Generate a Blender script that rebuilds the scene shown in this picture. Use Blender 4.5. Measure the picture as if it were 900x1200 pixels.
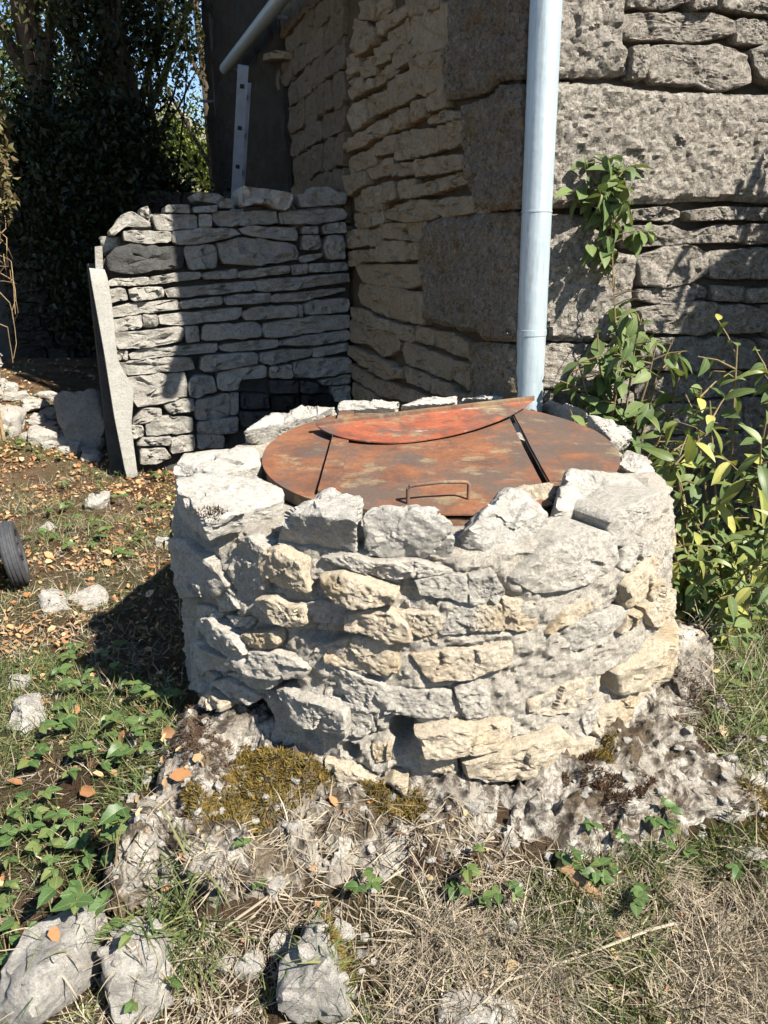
import bpy, bmesh, math, random
import numpy as np
from mathutils import Vector, Matrix, noise
from mathutils.bvhtree import BVHTree

for o in list(bpy.data.objects): bpy.data.objects.remove(o)
scene = bpy.context.scene
COL = scene.collection
R_ = math.radians
random.seed(7); rng = np.random.default_rng(7)

# ------------------------------------------------------------------ camera, sky, sun, exposure
EYE, PITCH, F = 1.11, R_(17.5), 902.0
cam_d = bpy.data.cameras.new('camera'); cam = bpy.data.objects.new('camera', cam_d); COL.objects.link(cam)
cam.location = (0, 0, EYE); cam.rotation_euler = (R_(90) - PITCH, 0, 0)
cam_d.sensor_fit = 'VERTICAL'; cam_d.sensor_height = 36; cam_d.lens = 36 * F / 1200
cam_d.clip_start = 0.05; cam_d.clip_end = 1000
scene.camera = cam

SUN_EL = R_(46); SUN_H = Vector((0.73, -0.68)).normalized()
TO_SUN = Vector((SUN_H.x * math.cos(SUN_EL), SUN_H.y * math.cos(SUN_EL), math.sin(SUN_EL)))
w = bpy.data.worlds.new('World'); scene.world = w; w.use_nodes = True
nt = w.node_tree; nt.nodes.clear()
sky = nt.nodes.new('ShaderNodeTexSky'); sky.sky_type = 'NISHITA'; sky.sun_disc = False
sky.sun_elevation = SUN_EL; sky.sun_rotation = math.atan2(SUN_H.x, SUN_H.y)
sky.air_density = 1.0; sky.dust_density = 0.0; sky.ozone_density = 3.0
bg = nt.nodes.new('ShaderNodeBackground'); bg.inputs['Strength'].default_value = 0.065
wo = nt.nodes.new('ShaderNodeOutputWorld')
nt.links.new(sky.outputs[0], bg.inputs[0]); nt.links.new(bg.outputs[0], wo.inputs[0])
sl = bpy.data.lights.new('sun', 'SUN'); sl.energy = 5.0; sl.angle = R_(0.53); sl.color = (1.0, 0.935, 0.83)
sun = bpy.data.objects.new('sun', sl); COL.objects.link(sun)
sun.rotation_euler = TO_SUN.to_track_quat('Z', 'Y').to_euler(); sun.location = (4, -4, 6)
vs = scene.view_settings
vs.view_transform = 'Standard'; vs.look = 'None'; vs.gamma = 1.0; vs.use_curve_mapping = False
vs.exposure = 1.58

# ------------------------------------------------------------------ helpers
CP, SP = math.cos(PITCH), math.sin(PITCH)
def ray(u, v):
    a, b = (u - 450) / F, (600 - v) / F
    return Vector((a, CP + b * SP, -SP + b * CP))
O = Vector((0, 0, EYE))
def on_plane(u, v, p0, n):
    d = ray(u, v); return O + d * ((p0 - O).dot(n) / d.dot(n))
def on_z(u, v, z): return on_plane(u, v, Vector((0, 0, z)), Vector((0, 0, 1)))
def at_y(u, v, y): return on_plane(u, v, Vector((0, y, 0)), Vector((0, 1, 0)))

def link(name, me, mat=None, parent=None, loc=None):
    o = bpy.data.objects.new(name, me); COL.objects.link(o)
    if mat is not None and me is not None and not me.materials: me.materials.append(mat)
    if loc is not None: o.location = loc
    if parent is not None: o.parent = parent
    return o
def tag(o, label=None, cat=None, group=None, kind=None):
    if label: o['label'] = label
    if cat: o['category'] = cat
    if group: o['group'] = group
    if kind: o['kind'] = kind
    return o
def empty(name, loc, label=None, cat=None, group=None):
    o = bpy.data.objects.new(name, None); COL.objects.link(o); o.location = loc; o.empty_display_size = .1
    return tag(o, label, cat, group)
def mesh(name, verts, faces, smooth=True, sharp=36):
    me = bpy.data.meshes.new(name)
    me.from_pydata([tuple(v) for v in verts], [], [tuple(f) for f in faces]); me.update()
    if smooth: me.polygons.foreach_set('use_smooth', [True] * len(me.polygons))
    if smooth and sharp: me.set_sharp_from_angle(angle=R_(sharp))
    return me
def part_world(name, verts, faces, mat, parent, smooth=True):
    """mesh given in world coordinates; origin goes to its centre, parent keeps its own place"""
    c = sum((Vector(v) for v in verts), Vector()) / len(verts)
    me = mesh(name, [Vector(v) - c for v in verts], faces, smooth)
    base = parent_origin(parent)
    return link(name, me, mat, parent, c - base)
def parent_origin(p):
    b = Vector()
    while p is not None:
        b = b + Vector(p.location); p = p.parent
    return b
def fr(p, scale, octv=4):
    return noise.fractal(Vector(p) * scale, 0.9, 2.1, octv)
SURF_V, SURF_F = [], []            # world surfaces for dropping grass and leaves
def add_surf(verts, faces):
    k = len(SURF_V); SURF_V.extend(tuple(v) for v in verts); SURF_F.extend(tuple(i + k for i in f) for f in faces)

# ------------------------------------------------------------------ materials
class NB:
    def __init__(s, name):
        s.m = bpy.data.materials.new(name); s.m.use_nodes = True; s.t = s.m.node_tree; s.t.nodes.clear()
        s.out = s.n('ShaderNodeOutputMaterial'); s.b = s.n('ShaderNodeBsdfPrincipled')
        s.l(s.b.outputs[0], s.out.inputs[0]); s.pos = s.n('ShaderNodeNewGeometry').outputs['Position']
    def n(s, t, **k):
        x = s.t.nodes.new(t)
        for a, b in k.items(): setattr(x, a, b)
        return x
    def l(s, a, b): s.t.links.new(a, b)
    def set(s, sock, v):
        if hasattr(v, 'is_linked') or isinstance(v, bpy.types.NodeSocket): s.l(v, sock)
        else: sock.default_value = v
    def noise(s, scale, detail=6, rough=.6, vec=None, dist=0.0):
        x = s.n('ShaderNodeTexNoise'); x.inputs['Scale'].default_value = scale; x.inputs['Detail'].default_value = detail
        x.inputs['Roughness'].default_value = rough; x.inputs['Distortion'].default_value = dist
        s.l(vec or s.pos, x.inputs['Vector']); return x.outputs[0]
    def vor(s, scale, feature='F1', vec=None):
        x = s.n('ShaderNodeTexVoronoi', feature=feature); x.inputs['Scale'].default_value = scale
        s.l(vec or s.pos, x.inputs['Vector']); return x.outputs['Distance']
    def scaled(s, v):
        x = s.n('ShaderNodeMapping'); x.inputs['Scale'].default_value = v; s.l(s.pos, x.inputs[0]); return x.outputs[0]
    def warp(s, scale, amt):
        x = s.n('ShaderNodeTexNoise'); x.inputs['Scale'].default_value = scale; s.l(s.pos, x.inputs['Vector'])
        m = s.n('ShaderNodeVectorMath', operation='MULTIPLY_ADD'); s.l(x.outputs['Color'], m.inputs[0]); m.inputs[1].default_value = (amt,) * 3; s.l(s.pos, m.inputs[2]); return m.outputs[0]
    def ramp(s, fac, stops, interp='LINEAR'):
        x = s.n('ShaderNodeValToRGB'); r = x.color_ramp; r.interpolation = interp
        while len(r.elements) < len(stops): r.elements.new(.5)
        for e, (p, c) in zip(r.elements, stops):
            e.position = p; e.color = (*c, 1) if len(c) == 3 else c
        s.l(fac, x.inputs[0]); return x.outputs[0]
    def g(s, fac, a, b): return s.ramp(fac, [(a, (0, 0, 0)), (b, (1, 1, 1))])
    def mix(s, fac, a, b, mode='MIX'):
        x = s.n('ShaderNodeMix', data_type='RGBA', blend_type=mode)
        s.set(x.inputs[0], fac)
        s.set(x.inputs[6], a if not isinstance(a, tuple) else (*a, 1)); s.set(x.inputs[7], b if not isinstance(b, tuple) else (*b, 1))
        return x.outputs[2]
    def math(s, op, a, b=0.0):
        x = s.n('ShaderNodeMath', operation=op); s.set(x.inputs[0], a); s.set(x.inputs[1], b); return x.outputs[0]
    def bump(s, h, strength, dist, prev=None):
        x = s.n('ShaderNodeBump'); x.inputs['Strength'].default_value = strength; x.inputs['Distance'].default_value = dist
        s.l(h, x.inputs['Height'])
        if prev is not None: s.l(prev, x.inputs['Normal'])
        return x.outputs[0]
    def fin(s, col, rough, normal=None, spec=.3, metal=0.0):
        s.set(s.b.inputs['Base Color'], col if not isinstance(col, tuple) else (*col, 1)); s.set(s.b.inputs['Roughness'], rough)
        s.b.inputs['Specular IOR Level'].default_value = spec; s.b.inputs['Metallic'].default_value = metal
        if normal is not None: s.l(normal, s.b.inputs['Normal'])
        return s.m
    def rnd(s): return s.n('ShaderNodeObjectInfo').outputs['Random']
    def isl(s): return s.n('ShaderNodeNewGeometry').outputs['Random Per Island']

def stone_mat(name, c0, c1, c2, dark, dark_amt=.5, lichen=None, lichen_amt=.0, bs=1.0, pit=.4, stain=None, stain_amt=0., crag=0.):
    """three base tones mixed by piece and by noise, dark weathering, optional pale lichen and a tinted stain"""
    k = NB(name)
    base = k.ramp(k.rnd(), [(0, c0), (.5, c1), (1, c2)])
    n1 = k.noise(9, 8, .65, dist=.4); n2 = k.noise(45, 8, .7); n3 = k.noise(3.2, 4, .5)
    base = k.mix(k.math('MULTIPLY', k.g(n1, .35, .75), .55), base, k.ramp(n3, [(.3, c0), (.5, c2), (.7, c1)]))
    if stain: base = k.mix(k.math('MULTIPLY', k.g(k.noise(6.5, 5, .6), .5, .68), stain_amt), base, stain)
    base = k.mix(k.math('MULTIPLY', k.g(n2, .52, .72), dark_amt), base, dark)
    base = k.mix(k.math('MULTIPLY', k.g(k.noise(14, 9, .75, dist=.6), .55, .7), dark_amt * .8), base, dark)
    if lichen: base = k.mix(k.math('MULTIPLY', k.g(k.noise(23, 7, .7, dist=.8), .52, .62), lichen_amt), base, lichen)
    base = k.mix(.45, base, k.ramp(k.noise(75, 7, .8), [(.34, (.22, .21, .20)), (.5, (.72, .71, .70)), (.66, (1, 1, 1))]), 'MULTIPLY')
    base = k.mix(.5, base, k.ramp(k.noise(28, 9, .8, dist=.8), [(.36, (.30, .28, .26)), (.46, (.82, .81, .79)), (.6, (1, 1, 1)), (.7, (1.12, 1.1, 1.06))]), 'MULTIPLY')
    base = k.mix(.30, base, k.ramp(k.noise(260, 3, .7), [(.3, (.25, .25, .25)), (.7, (1, 1, 1))]), 'MULTIPLY')
    if crag:
        cn = k.noise(42, 10, .8, dist=.6)
        base = k.mix(crag, base, k.ramp(cn, [(.36, (.10, .095, .09)), (.47, (.75, .74, .72)), (.56, (1, 1, 1)), (.66, (1.35, 1.32, 1.26))]), 'MULTIPLY')
    b1 = k.bump(n1, .8 * bs, .03)
    if crag: b1 = k.bump(cn, 1.0, .035, b1)
    b1 = k.bump(n2, .9 * bs, .018, b1)
    strat = k.noise(1.0, 7, .75, vec=k.scaled((16, 16, 75)), dist=.4)
    b2 = k.bump(strat, .5 * bs, .012, b1)
    pits = k.g(k.vor(60, vec=k.warp(45, .02)), .05, .4)
    b3 = k.bump(pits, pit * bs, .008, b2)
    b4 = k.bump(k.noise(150, 6, .8), .8 * bs, .007, b3)
    return k.fin(base, .95, b4, .12)

M = {}
M['well_grey'] = stone_mat('well_grey', (.62, .58, .51), (.69, .645, .565), (.56, .535, .48), (.22, .195, .165), .42, (.80, .755, .665), .4, bs=1.1)
M['well_cream'] = stone_mat('well_cream', (.72, .62, .465), (.76, .65, .50), (.66, .59, .48), (.32, .26, .195), .3, (.80, .715, .55), .3, bs=1.1, stain=(.58, .41, .20), stain_amt=.55)
M['coping'] = stone_mat('coping', (.64, .615, .555), (.71, .68, .615), (.58, .555, .505), (.17, .16, .145), .45, (.82, .79, .72), .5, bs=1.1)
M['low'] = stone_mat('low', (.43, .41, .37), (.36, .345, .31), (.48, .455, .405), (.15, .14, .125), .45, (.56, .53, .47), .25, bs=.9)
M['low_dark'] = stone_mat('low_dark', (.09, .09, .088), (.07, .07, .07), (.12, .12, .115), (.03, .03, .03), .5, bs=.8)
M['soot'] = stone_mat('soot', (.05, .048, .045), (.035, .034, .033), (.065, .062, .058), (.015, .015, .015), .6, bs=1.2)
M['side'] = stone_mat('side', (.44, .345, .225), (.38, .305, .205), (.48, .395, .28), (.15, .115, .08), .4, (.52, .43, .31), .3, bs=1.0)
M['quoin'] = stone_mat('quoin', (.50, .43, .34), (.42, .37, .30), (.55, .47, .36), (.14, .12, .095), .5, (.66, .58, .47), .5, bs=1.3, pit=.8, stain=(.46, .30, .13), stain_amt=.75, crag=.8)
M['facade'] = stone_mat('facade', (.58, .525, .455), (.66, .605, .53), (.50, .465, .415), (.15, .135, .12), .6, (.74, .69, .61), .6, bs=1.1, pit=.8, crag=.85)
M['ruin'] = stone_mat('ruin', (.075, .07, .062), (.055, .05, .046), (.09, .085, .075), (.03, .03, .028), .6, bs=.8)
M['rubble'] = stone_mat('rubble', (.50, .475, .43), (.56, .53, .48), (.44, .42, .385), (.17, .155, .14), .5, (.66, .63, .57), .4)
M['house_wall'] = stone_mat('house_wall', (.40, .35, .27), (.40, .35, .27), (.36, .32, .25), (.2, .17, .14), .4, bs=.5)

def mortar_mat(name, c0, c1, dark, bs=1.0, grit=.3):
    k = NB(name)
    n = k.noise(12, 8, .7); n2 = k.noise(70, 8, .75)
    c = k.ramp(n, [(.3, c1), (.62, c0)])
    c = k.mix(k.math('MULTIPLY', k.g(n2, .5, .72), .5), c, dark)
    c = k.mix(grit, c, k.ramp(k.noise(130, 6, .85), [(.36, (.22, .2, .18)), (.5, (.85, .84, .82)), (.62, (1, 1, 1))]), 'MULTIPLY')
    c = k.mix(.3, c, k.ramp(k.noise(300, 2, .6), [(.35, (.3, .3, .3)), (.65, (1, 1, 1))]), 'MULTIPLY')
    b = k.bump(n, .5 * bs, .03); b = k.bump(n2, .8 * bs, .02, b); b = k.bump(k.noise(180, 6, .85), .8 * bs, .008, b)
    return k.fin(c, .95, b, .15)
M['mortar'] = mortar_mat('mortar', (.75, .695, .60), (.63, .58, .50), (.27, .23, .18), 1.6, .6)
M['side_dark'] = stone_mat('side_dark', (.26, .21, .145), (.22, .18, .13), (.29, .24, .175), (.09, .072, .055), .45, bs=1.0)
M['earth_mortar'] = mortar_mat('earth_mortar', (.15, .11, .07), (.10, .073, .045), (.05, .037, .025))
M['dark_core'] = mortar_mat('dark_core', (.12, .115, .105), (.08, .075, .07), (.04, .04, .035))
M['facade_core'] = mortar_mat('facade_core', (.19, .17, .145), (.13, .115, .10), (.06, .055, .05), 1.3)
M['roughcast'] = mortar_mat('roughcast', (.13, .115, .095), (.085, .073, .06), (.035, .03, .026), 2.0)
M['concrete'] = mortar_mat('concrete', (.40, .39, .35), (.33, .32, .29), (.22, .21, .19), .5)

def outcrop_mat():
    k = NB('outcrop')
    n = k.noise(11, 9, .72, dist=.5); n2 = k.noise(38, 8, .75)
    c = k.ramp(k.noise(5, 5, .6), [(.3, (.20, .17, .14)), (.7, (.40, .365, .31))])
    c = k.mix(k.math('MULTIPLY', k.g(n, .47, .56), .85), c, k.ramp(n2, [(.3, (.68, .64, .57)), (.7, (.36, .33, .29))]))
    c = k.mix(k.math('MULTIPLY', k.g(k.noise(13, 8, .75, dist=1.0), .5, .555), .85), c, (.06, .043, .032))
    c = k.mix(k.math('MULTIPLY', k.g(k.noise(6.5, 8, .75), .5, .57), .85), c, k.ramp(n2, [(.35, (.05, .036, .024)), (.65, (.17, .125, .075))]))
    c = k.mix(.78, c, k.ramp(k.noise(45, 9, .85), [(.40, (.12, .10, .08)), (.5, (.8, .8, .78)), (.6, (1, 1, 1))]), 'MULTIPLY')
    pit = k.g(k.vor(24), .1, .35)
    c = k.mix(k.math('MULTIPLY', k.math('SUBTRACT', 1.0, pit), k.g(k.noise(8, 3, .5), .45, .55)), c, (.05, .042, .035))
    b = k.bump(n, .8, .035); b = k.bump(n2, .8, .015, b); b = k.bump(pit, .7, .018, b); b = k.bump(k.noise(160, 4, .7), .5, .004, b)
    return k.fin(c, .95, b, .15)
M['outcrop'] = outcrop_mat()

def ground_mat():
    k = NB('ground')
    n = k.noise(4, 8, .65); n2 = k.noise(30, 8, .75); n3 = k.noise(1.3, 4, .5)
    c = k.ramp(n, [(.3, (.10, .058, .034)), (.5, (.19, .12, .07)), (.7, (.29, .21, .135))])
    c = k.mix(k.g(n3, .5, .62), c, k.ramp(n2, [(.35, (.13, .11, .05)), (.65, (.24, .21, .12))]))
    c = k.mix(k.math('MULTIPLY', k.g(n2, .55, .75), .6), c, (.04, .03, .02))
    b = k.bump(n2, .9, .03); b = k.bump(k.noise(120, 5, .8), .8, .01, b)
    return k.fin(c, .97, b, .1)
M['ground'] = ground_mat()

def rust_mat(name, a, b_, c_, flake=.0):
    k = NB(name)
    n = k.noise(7, 9, .7, dist=.5); n2 = k.noise(40, 8, .75)
    st = k.noise(1.0, 7, .7, vec=k.scaled((9, 12, 9)))
    c = k.ramp(n, [(.36, a), (.5, b_), (.62, c_)])
    c = k.mix(k.math('MULTIPLY', k.g(st, .54, .64), .6), c, (.085, .05, .04))
    c = k.mix(k.math('MULTIPLY', k.g(k.noise(4.2, 7, .7), .46, .57), .85), c, (.085, .066, .054))
    c = k.mix(k.math('MULTIPLY', k.g(k.noise(5, 8, .7, vec=k.scaled((1, 1.4, 1))), .54, .60), .75), c, (.21, .165, .095))
    c = k.mix(k.math('MULTIPLY', k.g(n2, .54, .66), .6), c, (.075, .04, .03))
    c = k.mix(.35, c, k.ramp(k.noise(140, 5, .8), [(.35, (.35, .33, .32)), (.6, (1, 1, 1))]), 'MULTIPLY')
    if flake: c = k.mix(k.math('MULTIPLY', k.g(k.noise(8, 7, .65, vec=k.scaled((.5, 1.5, 2))), .55, .6), flake), c, (.40, .30, .26))
    b = k.bump(n2, .35, .004); b = k.bump(k.noise(250, 3, .7), .3, .0015, b)
    return k.fin(c, k.ramp(n2, [(.3, (.55, .55, .55)), (.7, (.85, .85, .85))]), b, .35)
M['rust'] = rust_mat('rust', (.09, .045, .03), (.165, .069, .034), (.215, .09, .042))
M['rust_red'] = rust_mat('rust_red', (.12, .042, .025), (.25, .07, .034), (.29, .095, .046), .8)
M['rust_dark'] = rust_mat('rust_dark', (.09, .05, .035), (.15, .08, .045), (.2, .11, .06))

def zinc_mat():
    k = NB('zinc')
    st = k.noise(1.0, 6, .6, vec=k.scaled((90, 90, 3))); n = k.noise(14, 6, .6)
    c = k.ramp(st, [(.3, (.28, .34, .375)), (.7, (.40, .46, .49))])
    c = k.mix(k.math('MULTIPLY', k.g(n, .55, .7), .35), c, (.27, .31, .34))
    c = k.mix(k.math('MULTIPLY', k.g(k.noise(1.0, 8, .75, vec=k.scaled((40, 40, 5))), .54, .66), .55), c, (.20, .21, .20))
    c = k.mix(k.math('MULTIPLY', k.g(k.noise(70, 6, .8), .6, .68), .5), c, (.17, .16, .14))
    b = k.bump(st, .2, .002); b = k.bump(k.noise(7, 3, .5), .25, .02, b)
    return k.fin(c, .48, b, .5, .3)
M['zinc'] = zinc_mat()
def plain(name, c, rough=.6, metal=0., var=.25, scale=20, spec=.4):
    k = NB(name); n = k.noise(scale, 6, .65)
    col = k.ramp(n, [(.3, tuple(x * (1 - var) for x in c)), (.7, tuple(min(1, x * (1 + var)) for x in c))])
    return k.fin(col, rough, k.bump(n, .2, .004), spec, metal)
M['zinc_dark'] = plain('zinc_dark', (.20, .20, .20), .55, .3)
M['ladder'] = plain('ladder', (.27, .33, .42), .5, .3, .12)
M['hole'] = plain('hole', (.02, .02, .022), .9)
M['rubber'] = plain('rubber', (.035, .036, .04), .75, 0, .3, 60)
M['hub'] = plain('hub', (.07, .07, .075), .5)
M['cart_body'] = plain('cart_body', (.45, .52, .56), .45, 0, .08)
M['roof'] = plain('roof', (.30, .24, .20), .9, 0, .35, 3)
M['bark'] = plain('bark', (.07, .055, .04), .95, 0, .5, 25, .1)
M['stem'] = plain('stem', (.16, .12, .06), .8, 0, .3, 60, .2)
M['vine'] = plain('vine', (.20, .145, .085), .9, 0, .4, 30, .1)
M['stick'] = plain('stick', (.20, .125, .07), .9, 0, .5, 40, .1)

def leaf_mat(name, stops, rough=.5, trans=.35, island=False, tcol=None):
    k = NB(name)
    r = k.isl() if island else k.rnd()
    c = k.ramp(r, stops)
    c = k.mix(.35, c, k.ramp(k.noise(60, 3, .6), [(.3, (.55, .55, .5)), (.7, (1, 1, 1))]), 'MULTIPLY')
    if not island:
        tc = k.n('ShaderNodeTexCoord'); sx = k.n('ShaderNodeSeparateXYZ'); k.l(tc.outputs['Object'], sx.inputs[0]); ab = k.math('ABSOLUTE', sx.outputs['X'])
        vein = k.math('SINE', k.math('MULTIPLY', k.math('ADD', sx.outputs['Y'], k.math('MULTIPLY', ab, -.9)), 900.0))
        c = k.mix(k.math('MULTIPLY', k.g(vein, .75, 1.0), .12), c, (.30, .36, .15))
        c = k.mix(k.math('MULTIPLY', k.math('LESS_THAN', ab, .0008), .3), c, (.30, .36, .15))
        c = k.mix(k.math('MULTIPLY', k.g(k.noise(90, 5, .7), .62, .68), .7), c, (.22, .16, .06))
    k.fin(c, rough, None, .25)
    if trans:
        t = k.n('ShaderNodeBsdfTranslucent'); k.l(k.mix(1.0, c, tcol or (1.0, 1.0, .55), 'MULTIPLY'), t.inputs[0])
        ms = k.n('ShaderNodeMixShader'); ms.inputs[0].default_value = trans
        k.l(k.b.outputs[0], ms.inputs[1]); k.l(t.outputs[0], ms.inputs[2]); k.l(ms.outputs[0], k.out.inputs[0])
    return k.m
def S(*cs): return [(i / (len(cs) - 1), c) for i, c in enumerate(cs)]
M['leaf_tree'] = leaf_mat('leaf_tree', S((.03, .05, .016), (.06, .085, .025), (.10, .12, .035), (.15, .15, .05)), .5, .4, True)
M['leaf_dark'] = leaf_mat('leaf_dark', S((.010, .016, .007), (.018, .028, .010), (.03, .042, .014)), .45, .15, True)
M['leaf_bright'] = leaf_mat('leaf_bright', S((.15, .20, .04), (.22, .27, .06), (.30, .33, .08)), .5, .4, True)
M['leaf_pale'] = leaf_mat('leaf_pale', S((.08, .105, .03), (.14, .165, .05), (.21, .215, .075)), .55, .4, True)
M['leaf_dry'] = leaf_mat('leaf_dry', S((.10, .075, .04), (.16, .125, .065), (.08, .09, .03), (.22, .18, .10)), .8, .25, True)
M['leaf_shrub'] = leaf_mat('leaf_shrub', S((.06, .10, .034), (.085, .13, .045), (.11, .155, .055), (.15, .19, .07)), .55, .3)
M['leaf_lime'] = leaf_mat('leaf_lime', S((.07, .11, .035), (.10, .14, .045), (.15, .18, .05), (.25, .27, .07), (.36, .35, .10)), .42, .3)
M['leaf_weed'] = leaf_mat('leaf_weed', S((.05, .095, .03), (.07, .125, .04), (.095, .15, .05), (.13, .16, .05)), .42, .3)
M['leaf_ivy'] = leaf_mat('leaf_ivy', S((.04, .07, .025), (.06, .10, .035)), .4, .25)
M['litter'] = leaf_mat('litter', S((.22, .10, .045), (.34, .17, .075), (.40, .26, .13), (.46, .36, .21), (.28, .12, .05), (.30, .20, .11)), .8, .15, True)
M['straw'] = leaf_mat('straw', S((.20, .16, .115), (.30, .25, .18), (.40, .34, .25), (.24, .20, .155), (.34, .30, .24)), .75, .15, True)
M['grass'] = leaf_mat('grass', S((.045, .08, .025), (.08, .12, .04), (.13, .15, .055), (.22, .21, .09)), .55, .25, True)
M['moss'] = leaf_mat('moss', S((.075, .06, .018), (.12, .095, .026), (.18, .13, .03), (.22, .13, .03), (.09, .085, .03)), .9, .15, True)
M['moss_dark'] = leaf_mat('moss_dark', S((.035, .022, .016), (.06, .035, .022), (.09, .05, .02)), .95, 0, True)

# ------------------------------------------------------------------ stone makers
def resample(poly, n, cut=.075):
    p = [Vector(a) for a in poly]
    q = []
    for i in range(len(p)):                       # one soft corner cut
        a, b = p[i], p[(i + 1) % len(p)]; q += [a.lerp(b, cut), a.lerp(b, 1 - cut)]
    L = [(q[(i + 1) % len(q)] - q[i]).length for i in range(len(q))]; T = sum(L); out = []
    i = 0; acc = 0.0
    for k in range(n):
        t = T * k / n
        while acc + L[i] < t: acc += L[i]; i += 1
        out.append(q[i].lerp(q[(i + 1) % len(q)], (t - acc) / max(L[i], 1e-6)))
    return out
def chips(p, sc, seed):
    """broken-stone relief: each cell is a small tilted facet"""
    d, pts = noise.voronoi(Vector(p) * sc); c = pts[0]
    h = noise.cell_vector(c * 7.31 + Vector((seed, 0, 0)))
    r_ = Vector(p) * sc - c
    return ((h.x - .5) * r_.x + (h.y - .5) * r_.y + (h.z - .5) * .5) / sc
def face_stone(poly, mapper, proud, embed, seed, N=26, rough=.25, facets=3, wob=.05, grow=1.0, chip=1.0, csc=16., fine=0., K=4):
    """a stone set in a surface: poly in surface coordinates, mapper(s,t,h) -> world"""
    rs = random.Random(seed)
    out = resample(poly, N)
    c = sum(out, Vector((0, 0))) / N
    out = [c + (p - c) * grow for p in out]
    size = math.sqrt(max(1e-6, sum((p - c).length_squared for p in out) / N))
    off = Vector((rs.uniform(-50, 50), rs.uniform(-50, 50), rs.uniform(-50, 50)))
    out = [p + (p - c).normalized() * wob * size * 2 * noise.noise(off + Vector((p.x, p.y, 0)) * 25) for p in out]
    planes = []
    for _ in range(facets):
        a = rs.uniform(0, 6.283); sl_ = rs.uniform(.05, .5) * proud / size
        planes.append((math.cos(a) * sl_, math.sin(a) * sl_, proud * rs.uniform(.85, 1.25)))
    rings = [(1.0, -1), (1.0, .45), (.98, .82), (.95, .97)] + [(r_, 1) for r_ in np.linspace(.87, .30 if K < 6 else .06, K)]
    V = []; 
    for r, hf in rings:
        for p in out:
            q = c + (p - c) * r
            if hf < 0: h = -embed
            else:
                h = proud
                for (a, b, d) in planes: h = min(h, d + a * (q.x - c.x) + b * (q.y - c.y))
                h = max(h, proud * .25)
                nz = fr(off + Vector((q.x, q.y, 0)), 9, 4) * .6 + fr(off + Vector((q.x, q.y, 3)), 30, 3) * .35
                h = h * hf + rough * proud * nz + chip * (1.1 * chips(off + Vector((q.x, q.y, 0)), csc, seed) + .5 * chips(off + Vector((q.x, q.y, 4)), csc * 2.3, seed)) * (1 if hf > .6 else .4)
                if fine: h += fine * (fr(off + Vector((q.x, q.y, 1)), 48, 3) + .7 * fr(off + Vector((q.x, q.y, 2)), 120, 2))
            V.append(mapper(q.x, q.y, h))
    h = min(d for (_, _, d) in planes) if planes else proud
    V.append(mapper(c.x, c.y, min(h, proud)))
    Fc = []
    for k in range(len(rings) - 1):
        for i in range(N):
            j = (i + 1) % N; Fc.append((k * N + i, k * N + j, (k + 1) * N + j, (k + 1) * N + i))
    k = len(rings) - 1
    for i in range(N): Fc.append((k * N + i, k * N + (i + 1) % N, len(V) - 1))
    return V, Fc

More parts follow.
